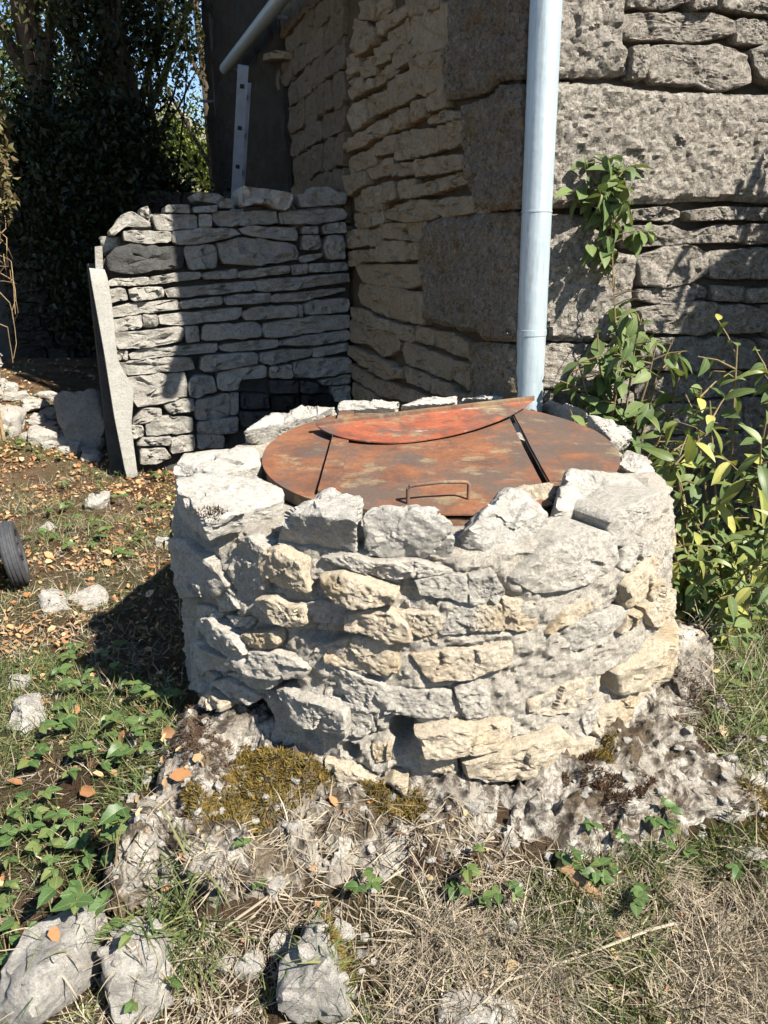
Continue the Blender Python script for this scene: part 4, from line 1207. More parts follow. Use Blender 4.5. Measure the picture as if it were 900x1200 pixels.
bp_ = at_y(797, 785, 1.96); V, Fc = poly_rock(rock_planes(random.Random(8), .10, .11, .15, 14), Vector(), (.10, .11, .15), 3, 5, 9, .12, 8, .2, 9, .004)
V = [Vector((bp_.x, bp_.y, bp_.z - .03)) + v for v in V]; add_surf(V, Fc)
tag(part_world('boulder', V, Fc, M['outcrop'], None), 'tall rounded lichen-spotted boulder against the right foot of the well', 'boulder')
RB = 'pale limestone rubble heaped before the dark ruin'
rr = random.Random(77); RL = [(6, 508, 40, 60), (38, 478, 30, 22), (52, 515, 40, 28), (75, 520, 28, 30), (20, 468, 26, 20), (88, 530, 14, 22)]
while len(RL) < 52:
    u, v = rr.uniform(-10, 128), rr.uniform(448, 545)
    if v < 448 + .3 * u or v > 505 + .33 * u: continue
    q = rr.uniform(9, 28); RL.append((u, v, q, q * rr.uniform(.5, .8)))
for (u, v, w_, h_) in RL:
    ground_rock(u, v, w_, h_, M['rubble'], 'pale limestone rubble lying on the slope before the dark ruin', 'rubble_stone', RB, .6, 5, 3, .18, .3, 'stone')

# ------------------------------------------------------------------ ruined wall in the shade and wall at the left edge
rw0 = Vector((-3.9, 7.6, 0)); rd = Vector((1, .12, 0)).normalized(); rn = Vector((rd.y, -rd.x, 0))
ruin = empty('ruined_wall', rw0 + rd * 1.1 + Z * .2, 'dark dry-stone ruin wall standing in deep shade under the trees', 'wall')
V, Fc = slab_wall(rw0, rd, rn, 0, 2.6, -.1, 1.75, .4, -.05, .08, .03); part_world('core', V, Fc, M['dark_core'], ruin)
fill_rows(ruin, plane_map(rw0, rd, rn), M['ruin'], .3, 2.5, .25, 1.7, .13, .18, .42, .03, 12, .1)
bw0 = Vector((-2.33, 4.3, 0)); bd = Vector((-.352, .936, 0)).normalized(); bn = Vector((bd.y, -bd.x, 0))
bw = empty('boundary_wall', bw0 + bd * 1.0 + Z * .2, 'sunlit stone boundary wall overgrown with dry creeper', 'wall')
V, Fc = slab_wall(bw0, bd, bn, 0, 1.5, -.1, 2.05, .4, -.04, .08, .03); part_world('core', V, Fc, M['facade_core'], bw); add_surf(V, Fc)
fill_rows(bw, plane_map(bw0, bd, bn), M['rubble'], .0, 1.4, .0, 1.95, .14, .2, .45, .04, 13, .1)

# ------------------------------------------------------------------ cart at the left edge
cp = on_ground(21, 684)
cart = empty('garden_cart', Vector((cp.x, cp.y, gz(cp.x, cp.y))), 'low pale blue-grey garden cart with a black ridged wheel', 'cart')
wr = .132; wc = Vector((cp.x + .0, cp.y, gz(cp.x, cp.y) + wr - .005)); ax = Vector((.93, .40, .15)).normalized()
def wheel(c, ax, r, w_):
    e1 = ax.cross(Z).normalized(); e2 = ax.cross(e1); V = []; n = 48
    prof = [(-.5, .70), (-.5, .90), (-.42, .965), (-.33, .985), (-.30, .965), (-.2, .97), (-.18, .998), (-.05, 1), (-.03, .975), (.03, .975), (.05, 1), (.18, .998), (.2, .97), (.30, .965), (.33, .985), (.42, .965), (.5, .90), (.5, .70), (.38, .66), (-.38, .66)]
    for k in range(n):
        g = 2 * math.pi * k / n
        for a, b in prof: V.append(c + ax * a * w_ + (e1 * math.cos(g) + e2 * math.sin(g)) * r * b)
    m = len(prof); Fc = [(k * m + i, k * m + (i + 1) % m, ((k + 1) % n) * m + (i + 1) % m, ((k + 1) % n) * m + i) for k in range(n) for i in range(m)]
    wh = part_world('wheel', V, Fc, M['rubber'], cart)
    V, Fc = tube([c - ax * w_ * .3, c + ax * w_ * .3], r * .67, 32)
    rim_ = part_world('rim', V, Fc, M['hub'], None); rim_.parent = wh; rim_.location = Vector()
    for k in range(5):
        g = 2 * math.pi * k / 5; q = (e1 * math.cos(g) + e2 * math.sin(g)) * r * .45
        V, Fc = tube([q + ax * w_ * .3, q + ax * w_ * .42], r * .12, 10); s = part_world('stud', V, Fc, M['rubber'], None); s.parent = wh
    V, Fc = tube([ax * w_ * .3, ax * w_ * .5], r * .17, 16); s = part_world('hub_cap', V, Fc, M['rubber'], None); s.parent = wh
wheel(wc, ax, wr, .06)
lx = Vector((-ax.x, -ax.y, 0)).normalized(); ly = Vector((ax.y, -ax.x, 0)).normalized() * -1
wheel(wc + lx * .66, ax, wr, .06)
V, Fc = tube([wc + lx * .03, wc + lx * .6], .012, 12); part_world('axle', V, Fc, M['hub'], cart)
# rounded tray between the wheels
V = []; n = 40; lv = [(-.02, .78), (.0, .9), (.10, .97), (.22, 1.0), (.26, 1.0), (.26, .95), (.12, .9), (.02, .84)]
cc = wc + lx * .345 + ly * .05; cc.z = gz(cp.x, cp.y) + .05
for h, sc in lv:
    for k in range(n):
        g = 2 * math.pi * k / n; cx_, sy_ = math.cos(g), math.sin(g)
        ex = abs(cx_) ** .45 * (1 if cx_ > 0 else -1) * .285 * sc; ey = abs(sy_) ** .45 * (1 if sy_ > 0 else -1) * .33 * sc
        V.append(cc + lx * ex + ly * ey + Z * h * .75)
Fc = [(j * n + k, j * n + (k + 1) % n, (j + 1) * n + (k + 1) % n, (j + 1) * n + k) for j in range(len(lv) - 1) for k in range(n)]
Fc += [tuple(range(n - 1, -1, -1)), tuple((len(lv) - 1) * n + k for k in range(n))]
part_world('tray', V, Fc, M['cart_body'], cart)
V, Fc = tube([cc - ly * .3 + Z * .1 + lx * .2, cc - ly * .6 + Z * .35 + lx * .2, cc - ly * .8 + Z * .62 + lx * .15, cc - ly * .8 + Z * .62 - lx * -.02], .014, 12)
part_world('handle', V, Fc, M['hub'], cart)

# ------------------------------------------------------------------ far house and chimney behind the trees
fh = at_y(252, 205, 17.0); fz = at_y(232, 158, 17.0)
far = empty('distant_house', (fh.x, 18.5, 0), 'distant house with a pale sloping gable edge seen past the trees', 'house')
rA = at_y(222, 148, 17.0); rB = at_y(274, 196, 17.0); slope = (rB - rA); 
hl = rA - slope * 1.2; hr = rB + slope * .3
def yb(p, y): return Vector((p.x, y, p.z))
apex = rA - slope * .4
left = Vector((apex.x - (hr.x - apex.x), 17, hr.z))
g0 = [Vector((left.x + .1, 17.1, -.3)), Vector((hr.x - .1, 17.1, -.3)), Vector((hr.x - .1, 17.1, hr.z - .1)), Vector((apex.x, 17.1, apex.z - .1)), Vector((left.x + .1, 17.1, hr.z - .1))]
V = g0 + [yb(p, 22) for p in g0]; Fc = [(0, 1, 2, 3, 4), (9, 8, 7, 6, 5)] + [(i, (i + 1) % 5 + 0, (i + 1) % 5 + 5, i + 5) for i in range(5)]
part_world('wall', V, Fc, M['house_wall'], far, False)
for a, b in ((apex, hr), (apex, left)):
    d = (b - a) * 1.04; u_ = Vector((0, 0, .14))
    P = [a, a + d, a + d + u_, a + u_]; V = [yb(p, 16.85) for p in P] + [yb(p, 22.2) for p in P]
    part_world('roof_slope', V, [(0, 1, 2, 3), (7, 6, 5, 4), (0, 4, 5, 1), (1, 5, 6, 2), (2, 6, 7, 3), (3, 7, 4, 0)], M['roof'], far, False)
    P = [a - u_ * .8, a + d - u_ * .8, a + d + u_ * 1.05, a + u_ * 1.05]; V = [yb(p, 16.75) for p in P] + [yb(p, 16.84) for p in P]
    part_world('barge_board', V, [(0, 1, 2, 3), (7, 6, 5, 4), (0, 4, 5, 1), (1, 5, 6, 2), (2, 6, 7, 3), (3, 7, 4, 0)], M['concrete'], far, False)
ch = at_y(262, 180, 18.5); ct = at_y(262, 152, 18.5)
V, Fc = bar(Vector((ch.x + .05, 18.5, ch.z - .8)), Vector((ch.x + .05, 18.5, ct.z)), Vector((1, 0, 0)), .2, Vector((0, 1, 0)), .3); chim = part_world('chimney', V, Fc, M['house_wall'], far, False)
V, Fc = bar(Vector((0, 0, (ct.z - ch.z + .8) / 2 + .002)), Vector((0, 0, (ct.z - ch.z + .8) / 2 + .08)), Vector((1, 0, 0)), .25, Vector((0, 1, 0)), .35)
cc_ = part_world('chimney_cap', V, Fc, M['roof'], None, False); cc_.parent = chim

# ------------------------------------------------------------------ foliage masses (vectorised)
def np_mesh(name, V, quads, smooth=False):
    me = bpy.data.meshes.new(name); V = np.asarray(V, dtype=np.float32).reshape(-1, 3); quads = np.asarray(quads, dtype=np.int32); k = quads.shape[1]
    me.vertices.add(len(V)); me.vertices.foreach_set('co', V.ravel())
    me.loops.add(quads.size); me.loops.foreach_set('vertex_index', quads.ravel())
    me.polygons.add(len(quads)); me.polygons.foreach_set('loop_start', np.arange(0, quads.size, k, dtype=np.int32)); me.polygons.foreach_set('loop_total', np.full(len(quads), k, dtype=np.int32))
    me.update(calc_edges=True); me.validate()
    if smooth: me.polygons.foreach_set('use_smooth', [True] * len(me.polygons))
    return me
def unit(a): return a / np.maximum(np.linalg.norm(a, axis=1, keepdims=True), 1e-9)
def leaf_cloud(P, size, droop=.5, out=None, aspect=.5):
    """pointed folded leaves, one island each"""
    n = len(P); d = rng.normal(size=(n, 3)); d[:, 2] -= droop
    if out is not None: d += out
    d = unit(d); s = np.cross(d, rng.normal(size=(n, 3))); s = unit(s); nn = np.cross(s, d)
    L = (size * rng.uniform(.6, 1.25, n))[:, None]
    a = P; b = P + d * L * .45 + s * L * aspect * .5 + nn * L * .12; c = P + d * L - nn * L * .05; e = P + d * L * .45 - s * L * aspect * .5 + nn * L * .12
    V = np.stack([a, b, c, e], 1).reshape(-1, 3); i = np.arange(n)[:, None] * 4
    T1 = np.concatenate([i, i + 1, i + 2], 1); T2 = np.concatenate([i, i + 2, i + 3], 1)
    return V, np.concatenate([T1, T2])
def clumps(center, rad, ncl, per, cr, flat=.7):
    c = rng.normal(size=(ncl, 3)); c = unit(c) * (rng.uniform(.35, 1, ncl) ** .6)[:, None] * np.array(rad) + np.array(center)
    k = rng.normal(size=(ncl, per, 3)) * cr * rng.uniform(.5, 1.3, (ncl, 1, 1)); k[:, :, 2] *= flat
    return (c[:, None, :] + k).reshape(-1, 3), c
def tree(name, base, height, crown_c, crown_r, ncl, per, leaf, mat, label, trunk_r=.12, cat='tree', group=None, cr=.28, limbs=7, lean=(0, 0), bark='bark'):
    b = Vector(base); t = empty(name, b, label, cat, group)
    P, cc = clumps(crown_c, crown_r, ncl, per, cr)
    P = P[P[:, 2] > b.z + .1]
    V, T3 = leaf_cloud(P, leaf); c0 = np.array(base)
    link('crown', np_mesh('crown', V - c0, T3), M[mat], t)
    tv, tf = [], []
    topp = Vector((crown_c[0], crown_c[1], min(crown_c[2] + crown_r[2] * .5, b.z + height)))
    pts = [b - Z * .1] + [b.lerp(topp, k / 6) + Vector((random.uniform(-.08, .08), random.uniform(-.08, .08), 0)) for k in range(1, 7)]
    v, f = tube(pts, [trunk_r * (1.15 - k / 7.5) for k in range(7)], 10, True, .5); tv += v; tf += f
    for k in range(limbs):
        a = pts[random.randint(2, 5)]; e = Vector(cc[random.randrange(len(cc))]); md = a.lerp(e, .5) + Vector((0, 0, -.08))
        v, f = tube([a, a.lerp(md, .5), md, md.lerp(e, .6), e], [trunk_r * .45, trunk_r * .36, trunk_r * .28, trunk_r * .18, trunk_r * .07], 7, True, .4)
        o_ = len(tv); tv += v; tf += [tuple(i + o_ for i in q) for q in f]
    link('trunk', mesh('trunk', [q - b for q in tv], tf), M[bark], t)
    return t
def gp(u, Y): return (450 - 450 + (u - 450) / F * Y * CP * 1.0, Y)     # x at the eye-level row, at distance Y
def gbase(x, y): return (x, y, gz(x, y))
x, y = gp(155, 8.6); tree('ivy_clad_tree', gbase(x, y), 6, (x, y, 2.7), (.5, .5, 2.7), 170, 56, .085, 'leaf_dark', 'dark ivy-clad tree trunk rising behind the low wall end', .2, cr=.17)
x, y = gp(70, 9.4); tree('shade_tree', gbase(x, y), 7, (x, y, 4.5), (1.8, 1.4, 1.9), 150, 52, .085, 'leaf_tree', 'broad shaded tree with drooping leaves behind the dark ruin', .17)
x, y = gp(150, 11.0); tree('tall_tree', gbase(x, y), 8, (x, y, 5.2), (2.2, 1.6, 2.2), 190, 50, .08, 'leaf_pale', 'tall leafy tree spreading over the ivy-clad trunk', .16)
x, y = gp(200, 10.5); tree('slender_tree', gbase(x, y), 5, (x, y, 3.0), (.75, .7, 1.6), 62, 36, .07, 'leaf_pale', 'slender light tree with thin stems between ivy trunk and ladder', .045, limbs=9)
x, y = gp(266, 13.5); tree('airy_tree', gbase(x, y), 8, (x - .3, y, 6.3), (1.5, 1.2, 2.1), 130, 40, .075, 'leaf_pale', 'airy pale tree against blue sky beside the house end', .08, limbs=14)
x, y = gp(226, 14.2); tree('bright_bush', gbase(x, y), 2.6, (x, y, 2.1), (1.25, .7, 1.6), 230, 60, .08, 'leaf_bright', 'sunlit yellow-green bush glowing behind the low wall', .05, 'bush')
x, y = gp(258, 15.2); tree('hedge_bush', gbase(x, y), 2.4, (x, y, 1.2), (.9, .7, .95), 90, 60, .08, 'leaf_bright', 'green bush below the distant gable edge', .05, 'bush')
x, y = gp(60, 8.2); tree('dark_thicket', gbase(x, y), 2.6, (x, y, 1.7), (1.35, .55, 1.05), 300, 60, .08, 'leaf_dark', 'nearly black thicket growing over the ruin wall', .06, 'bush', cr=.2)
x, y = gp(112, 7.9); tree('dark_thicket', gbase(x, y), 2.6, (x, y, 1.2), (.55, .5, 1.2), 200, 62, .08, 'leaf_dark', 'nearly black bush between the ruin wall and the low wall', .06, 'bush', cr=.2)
x, y = gp(20, 15); tree('backdrop_tree', gbase(x, y), 8, (x, y, 2.8), (3.0, 1.5, 2.6), 260, 62, .11, 'leaf_tree', 'dense tree filling the gaps far behind the ruin', .2)
x, y = gp(135, 17); tree('backdrop_tree', gbase(x, y), 8, (x, y, 2.4), (2.0, 1.5, 2.4), 190, 62, .11, 'leaf_tree', 'dense tree far behind the ivy-clad trunk', .2)
# leafy shrub standing to the right, outside the picture; its shadow falls on the front wall
tree('tall_shrub', gbase(2.5, 2.62), 2.5, (2.5, 2.62, 1.3), (.55, .3, 1.15), 190, 30, .12, 'leaf_bright', 'tall leafy shrub casting shade on the house front', .03, 'shrub', cr=.12)

# dry creeper over the boundary wall at the left
cb = bw0 + bd * .8 + bn * .05
creep = empty('dry_creeper', Vector((cb.x, cb.y, gz(cb.x, cb.y))), 'tangle of dry sunlit creeper stems hanging over the boundary wall', 'creeper')
tv, tf = [], []
for k in range(260):
    s = random.uniform(.5, 1.75); z0 = random.uniform(1.2, 3.3); a = bw0 + bd * s + bn * random.uniform(-.15, .10) + Z * z0
    pts = [a]; d = Vector((random.gauss(.3, .6), random.gauss(-.2, .6), random.gauss(.1, .7))).normalized()
    for q in range(9):
        d = (d + Vector((random.gauss(0, .5), random.gauss(0, .5), random.gauss(-.06, .5)))).normalized(); nxt = pts[-1] + d * .11
        nxt -= bn * max(0, (nxt - bw0).dot(bn) - .20); pts.append(nxt)
    v, f = tube(pts, [.0045 - .0003 * q for q in range(10)], 5, False); o_ = len(tv); tv += v; tf += [tuple(i + o_ for i in q) for q in f]
for k in range(2):
    s = random.uniform(.2, .6); a = bw0 + bd * s + bn * .03 + Z * gz(bw0.x, bw0.y); pts = [a + Z * (.42 * q) + bn * random.uniform(-.05, .08) + bd * random.uniform(-.1, .1) for q in range(9)]
    v, f = tube(pts, [.012 - .001 * q for q in range(9)], 7, False, .4); o_ = len(tv); tv += v; tf += [tuple(i + o_ for i in q) for q in f]
b = Vector(creep.location)
link('stems', mesh('stems', [q - b for q in tv], tf), M['vine'], creep)
c_ = bw0 + bd * 1.3; P, _ = clumps((c_.x, c_.y, 2.4), (.34, .6, 1.1), 210, 30, .12)
keep = np.array([(Vector(p) - bw0).dot(bn) < .3 for p in P]); V, T3 = leaf_cloud(P[keep], .06); link('leaves', np_mesh('leaves', V - np.array(b), T3), M['leaf_dry'], creep)
P, _ = clumps((c_.x + .1, c_.y + .2, 3.6), (.45, .8, .6), 70, 40, .14); V, T3 = leaf_cloud(P, .07)
o = link('green_leaves', np_mesh('green_leaves', V - np.array(b), T3), M['leaf_bright'], creep)

# ------------------------------------------------------------------ leaf pieces for the shrubs and weeds
def leaf_mesh(name, L, W, fold=.25, curve=.3, n=5, mat=None, toothed=0.):
    V = []; Fc = []
    for i in range(n + 1):
        t = i / n; wv = W * .5 * (math.sin(math.pi * min(1, t * .98 + .02) ** .8)) ** .85 * (1 - .15 * t); wv = max(wv, .0004)
        if toothed and 0 < i < n: wv *= 1 + toothed * (1 if i % 2 else -1)
        y = L * t; z = -curve * L * t * t
        V += [(-wv, y, z + fold * wv), (0, y, z), (wv, y, z + fold * wv)]
    for i in range(n):
        for k in (0, 1): Fc.append((i * 3 + k, i * 3 + k + 1, i * 3 + k + 4, i * 3 + k + 3))
    me = mesh(name, V, Fc)
    if mat: me.materials.append(mat)
    return me
def place_leaf(me, parent, p, direction, up, scale, name='leaf'):
    y = Vector(direction).normalized(); z = Vector(up); z = (z - y * z.dot(y))
    if z.length < 1e-3: z = Vector((1, 0, 0)).cross(y)
    z.normalize(); x = y.cross(z)
    Mx = Matrix((x, y, z)).transposed().to_4x4() @ Matrix.Diagonal((scale, scale, scale, 1)); Mx.translation = Vector(p) - parent_origin(parent)
    o = bpy.data.objects.new(name, me); COL.objects.link(o); o.parent = parent; o.matrix_local = Mx
    return o
def shrub(name, base, stems, leaf_meshes, label, cat, step, maxleaf, stem_r=.005, droop=.25, side=0.9, lsc=(.7, 1.15), group=None, pair=True, start=.1, skip=None, twigs=0):
    b = Vector(base); root = empty(name, b, label, cat, group); tv, tf = [], []; cnt = 0; spots = []
    allst = [(s, True) for s in stems]
    for st in stems:
        for _ in range(twigs):
            i = random.randint(max(1, len(st) // 3), len(st) - 1); p = st[i - 1].lerp(st[i], random.random())
            d = Vector((random.gauss(0, 1), random.gauss(0, 1), random.uniform(-.1, .9))).normalized(); L = random.uniform(.07, .17)
            allst.append(([p, p + d * L * .5 + Z * .01, p + d * L], False))
    for st, main in allst:
        v, f = tube(st, [stem_r * (1 if main else .5) * (1.1 - .8 * i / len(st)) for i in range(len(st))], 6, True); o_ = len(tv); tv += v; tf += [tuple(i + o_ for i in q) for q in f]
        L = sum((st[i + 1] - st[i]).length for i in range(len(st) - 1)); n = max(2, int(L / step)); ang = random.uniform(0, 6.28)
        for k in range(n + 1):
            t = start + (1 - start) * k / n if main else .35 + .65 * k / n
            d = t * L; i = 0
            while i < len(st) - 2 and d > (st[i + 1] - st[i]).length: d -= (st[i + 1] - st[i]).length; i += 1
            p = st[i] + (st[i + 1] - st[i]).normalized() * d; tg = (st[i + 1] - st[i]).normalized()
            if skip and skip(p): continue
            ang += 1.57 + random.uniform(-.3, .3)
            for h in ((0, math.pi) if pair else (0,)):
                a = ang + h; e1 = tg.cross(Vector((.1, .9, .2))).normalized(); e2 = tg.cross(e1)
                spots.append((p, (e1 * math.cos(a) + e2 * math.sin(a)) * side + tg * (.25 if t < .97 else 1.0) - Z * droop * random.uniform(.3, 1.6)))
    link('stem', mesh('stem', [q - b for q in tv], tf), M['stem'], root)
    random.shuffle(spots)
    for p, d in spots[:maxleaf]:
        place_leaf(random.choice(leaf_meshes), root, p, d, Vector((random.gauss(.25, .35), random.gauss(-.3, .35), 1)), random.uniform(*lsc))
    return root
oval = [leaf_mesh('oval_leaf', .058, .030, .6, .7, 6, M['leaf_shrub']), leaf_mesh('oval_leaf', .075, .046, .12, .12, 6, M['leaf_shrub']), leaf_mesh('oval_leaf', .07, .042, .3, .25, 5, M['leaf_shrub']), leaf_mesh('oval_leaf', .062, .040, .2, .45, 5, M['leaf_shrub'])]
lance = [leaf_mesh('lance_leaf', .085, .030, .7, .8, 6, M['leaf_lime']), leaf_mesh('lance_leaf', .095, .034, .3, .35, 6, M['leaf_lime']), leaf_mesh('lance_leaf', .075, .034, .35, .2, 6, M['leaf_lime']), leaf_mesh('lance_leaf', .055, .032, .2, .4, 5, M['leaf_lime'])]
weedl = [leaf_mesh('weed_leaf', .045, .034, .4, .4, 7, M['leaf_weed'], .08), leaf_mesh('weed_leaf', .032, .030, .1, .1, 6, M['leaf_weed'], .08), leaf_mesh('weed_leaf', .045, .032, .2, .15, 6, M['leaf_weed'], .06), leaf_mesh('weed_leaf', .038, .029, .25, .25, 6, M['leaf_weed'], .06)]
ivyl = [leaf_mesh('ivy_leaf', .04, .036, .15, .2, 5, M['leaf_ivy'])]

def wallpt(u, v, off): return on_plane(u, v, sp0 + FAC_N * off, FAC_N)
def stem_px(pts, off0, off1, base):
    n = len(pts); return [Vector(base)] + [wallpt(u, v, off0 + (off1 - off0) * i / max(1, n - 1)) for i, (u, v) in enumerate(pts)]
def gb(u, off):
    p = wallpt(u, 560, off); return Vector((p.x, p.y, gz(p.x, p.y) - .01))
b1 = gb(728, .22)
tall = [stem_px([(722, 560), (720, 470), (722, 390), (718, 310), (716, 250), (714, 192)], .22, .10, b1)]
bushy = [stem_px(q, .24, .22 + k * .02, b1) for k, q in enumerate((
    [(705, 540), (690, 470), (678, 425), (668, 440)], [(715, 540), (705, 460), (700, 390)], [(730, 540), (735, 470), (745, 400), (752, 372)], [(735, 560), (755, 500), (770, 440), (790, 395)],
    [(740, 560), (770, 520), (790, 470), (796, 440)], [(725, 560), (742, 500), (758, 450), (770, 400)], [(700, 560), (682, 520), (668, 480)], [(720, 560), (715, 500), (728, 430), (735, 385)], [(745, 575), (775, 545), (792, 520)]))]
shrub('climbing_shrub', b1, bushy, oval, 'green oval-leaved shrub growing between downpipe and well', 'shrub', .032, 300, .006, .4, twigs=9, lsc=(.8, 1.7))
shrub('tall_shoot', b1 + Vector((.03, .02, 0)), tall, oval, 'single tall shoot with a leafy tip rising against the house front', 'shoot', .024, 170, .004, .6, skip=lambda p: (.97 < p.z < 1.12) or p.z < .8, start=.3, twigs=60, lsc=(.6, 1.35))
def gstem(u0, v0, y, lst):
    """stems standing at depth y, listed by picture points"""
    p = at_y(u0, v0, y); b = Vector((p.x, y, gz(p.x, y) - .01)); return b, [[b] + [at_y(u, v, y - .04 * i * k) for i, (u, v) in enumerate(q)] for k, q in enumerate(lst)]
b2, st2 = gstem(845, 700, 2.62, ([(850, 620), (858, 520), (862, 440), (864, 405)], [(835, 640), (825, 560), (815, 490), (822, 455)], [(865, 640), (885, 560), (900, 480), (905, 440)], [(840, 650), (805, 600), (790, 560)], [(870, 650), (905, 600), (925, 540)]))
shrub('leafy_shrub', b2, st2, oval + lance[3:], 'bushy shrub with mixed green leaves against the sunlit front wall', 'shrub', .04, 180, .006, .35, twigs=7, lsc=(.5, 1.1))
b3, st3 = gstem(840, 740, 2.38, ([(845, 680), (840, 600), (835, 520), (832, 470)], [(825, 680), (805, 620), (795, 560), (790, 540)], [(860, 680), (880, 620), (890, 560), (892, 520)], [(850, 690), (870, 650), (905, 610)], [(830, 700), (800, 670), (785, 640)]))
shrub('yellowing_shrub', b3, st3, lance, 'yellow-green shrub with long pointed leaves beside the well', 'shrub', .05, 290, .005, .45, lsc=(.6, 1.25), twigs=8)
b4, st4 = gstem(810, 740, 2.25, ([(812, 700), (805, 660), (800, 630)], [(820, 700), (835, 660), (850, 635)], [(800, 705), (786, 680)], [(830, 710), (860, 690), (880, 660)], [(835, 715), (880, 700), (905, 690)]))
shrub('low_shrub', b4, st4, lance[2:] + oval, 'low leafy growth at the foot of the yellowing shrub', 'shrub', .04, 280, .004, .3, twigs=9, lsc=(.6, 1.0))
b5, st5 = gstem(930, 720, 2.5, ([(935, 640), (930, 540), (925, 470)], [(945, 640), (960, 560), (965, 480)], [(920, 650), (910, 600), (900, 560)]))
shrub('leafy_shrub', b5, st5, oval + lance, 'mixed shrub growing on from the yellowing shrub towards the right', 'shrub', .055, 200, .005, .4, twigs=5)
# small ivy on the shaded side of the well
iv = empty('ivy_sprig', wmap(-1.05, .30, .02), 'small ivy sprig clinging to the shaded left side of the well', 'ivy')
tv, tf = tube([wmap(-1.02 - .02 * k, .1 + .06 * k, .03) for k in range(6)], .002, 5); link('stem', mesh('stem', [q - Vector(iv.location) for q in tv], tf), M['stem'], iv)
for k in range(16):
    s, z = -1.08 + random.uniform(-.1, .1), random.uniform(.16, .42); p = wmap(s, z, .05); n_ = (p - Vector((WC.x, WC.y, z))).normalized()
    place_leaf(ivyl[0], iv, p, Vector((random.gauss(0, .4), random.gauss(0, .4), -.8)), n_, random.uniform(.8, 1.3))

# ------------------------------------------------------------------ ground cover
BVH = BVHTree.FromPolygons(SURF_V, SURF_F)
def drop(x, y, z=1.4):
    h = BVH.ray_cast(Vector((x, y, z)), Vector((0, 0, -1)))
    return (h[0], h[1]) if h[0] is not None else (Vector((x, y, gz(x, y))), Z)
def clear(x, y, m=.03):
    return (Vector((x, y)) - WC).length > WR + m
def region(poly_px):
    return [on_ground(u, v).xy for u, v in poly_px]
def inside(p, poly):
    c = False; n = len(poly)
    for i in range(n):
        a, b = poly[i], poly[(i + 1) % n]
        if (a.y > p[1]) != (b.y > p[1]) and p[0] < (b.x - a.x) * (p[1] - a.y) / (b.y - a.y) + a.x: c = not c
    return c
def scatter(poly, n, fn=None, maxz=.45, bare=True):
    xs = [p.x for p in poly]; ys = [p.y for p in poly]; out = []; tries = 0
    while len(out) < n and tries < n * 8:
        tries += 1; x, y = random.uniform(min(xs), max(xs)), random.uniform(min(ys), max(ys))
        if not inside((x, y), poly) or not clear(x, y): continue
        if fn and random.random() > fn(x, y): continue
        p, nn = drop(x, y, 1.2)
        if bare and p.z - gz(p.x, p.y) > .015 and random.random() < .9 and sdist(Vector((x, y)), OP) < 0: continue
        if p.z < maxz: out.append((p, nn))
    return out
def blades(name, spots, L, W, mat, label, cat, lie=.5, bend=.8, seg=4, comb=None, kind='stuff'):
    n = len(spots); P = np.array([tuple(s[0]) for s in spots]); Nn = np.array([tuple(s[1]) for s in spots])
    az = rng.uniform(0, 2 * np.pi, n); hdir = np.stack([np.cos(az), np.sin(az), np.zeros(n)], 1)
    if comb is not None: hdir = unit(hdir + np.array(comb))
    ln = np.clip(rng.normal(lie, .25, n), .02, 1)[:, None]
    d0 = unit(Nn * (1 - ln) + hdir * ln + rng.normal(size=(n, 3)) * .1); Ls = (L * rng.uniform(.4, 1.3, n))[:, None]; side = unit(np.cross(d0, np.array([0, 0, 1.0]) + rng.normal(size=(n, 3)) * .4))
    WV = (W * rng.uniform(.5, 1.7, n))[:, None]; bd_ = (bend * rng.uniform(.2, 1.2, n))[:, None]; rows_ = []; pos = P - Nn * .004; d = d0; kink = rng.normal(size=(n, 3)) * .18
    for k in range(seg + 1):
        wv = WV * (1 - (k / seg) ** 2 * .9)
        rows_ += [pos - side * wv / 2, pos + side * wv / 2]
        d = unit(d + np.array([0, 0, -1.0]) * bd_ / seg + kink / seg * 2); pos = pos + d * Ls / seg
    V = np.stack(rows_, 1); m = 2 * (seg + 1)
    # keep the tips from running underground
    zmin = P[:, 2][:, None] + .003; V[:, :, 2] = np.maximum(V[:, :, 2], zmin - .01)
    i = np.arange(n)[:, None] * m; Q = np.concatenate([np.concatenate([i + 2 * k, i + 2 * k + 1, i + 2 * k + 3, i + 2 * k + 2], 1) for k in range(seg)])
    o = link(name, np_mesh(name, V.reshape(-1, 3), Q), M[mat]); tag(o, label, cat, None, kind); return o
def patch(sc, lo_, hi_, off=0): return lambda x, y: sstep(lo_, hi_, fr((x, y, off), sc, 3))

front = region([(60, 1230), (130, 1080), (230, 1040), (380, 960), (560, 950), (640, 1010), (800, 1000), (1000, 960), (1000, 1230)])
def rockless(f, lo_): return lambda x, y: f(x, y) * (1 - (1 - lo_) * sstep(-.03, .06, sdist(Vector((x, y)), OP)))
straw = scatter(front, 16000, rockless(patch(3, -.8, .1, 3), .3))
blades('dry_grass', straw, .075, .0022, 'straw', 'matted dry straw-coloured grass in front of the well', 'grass', .8, .7)
straw2 = scatter(region([(300, 1230), (420, 1100), (620, 1060), (900, 1000), (1000, 1000), (1000, 1230)]), 4500, patch(4, -.1, .3, 8))
blades('tall_dry_grass', straw2, .13, .0020, 'straw', 'longer arching dry grass stalks among the straw', 'grass', .5, 1.0, 5, (.35, .1, 0))
gr = scatter(region([(200, 1230), (420, 1090), (620, 1020), (760, 990), (1000, 930), (1000, 1230)]), 4200, patch(3.5, -.05, .4, 12))
blades('green_grass', gr, .06, .0026, 'grass', 'short green grass growing through the straw', 'grass', .4, .7)
rg = scatter(region([(790, 730), (830, 690), (1010, 660), (1010, 960), (830, 900), (825, 800)]), 9000)
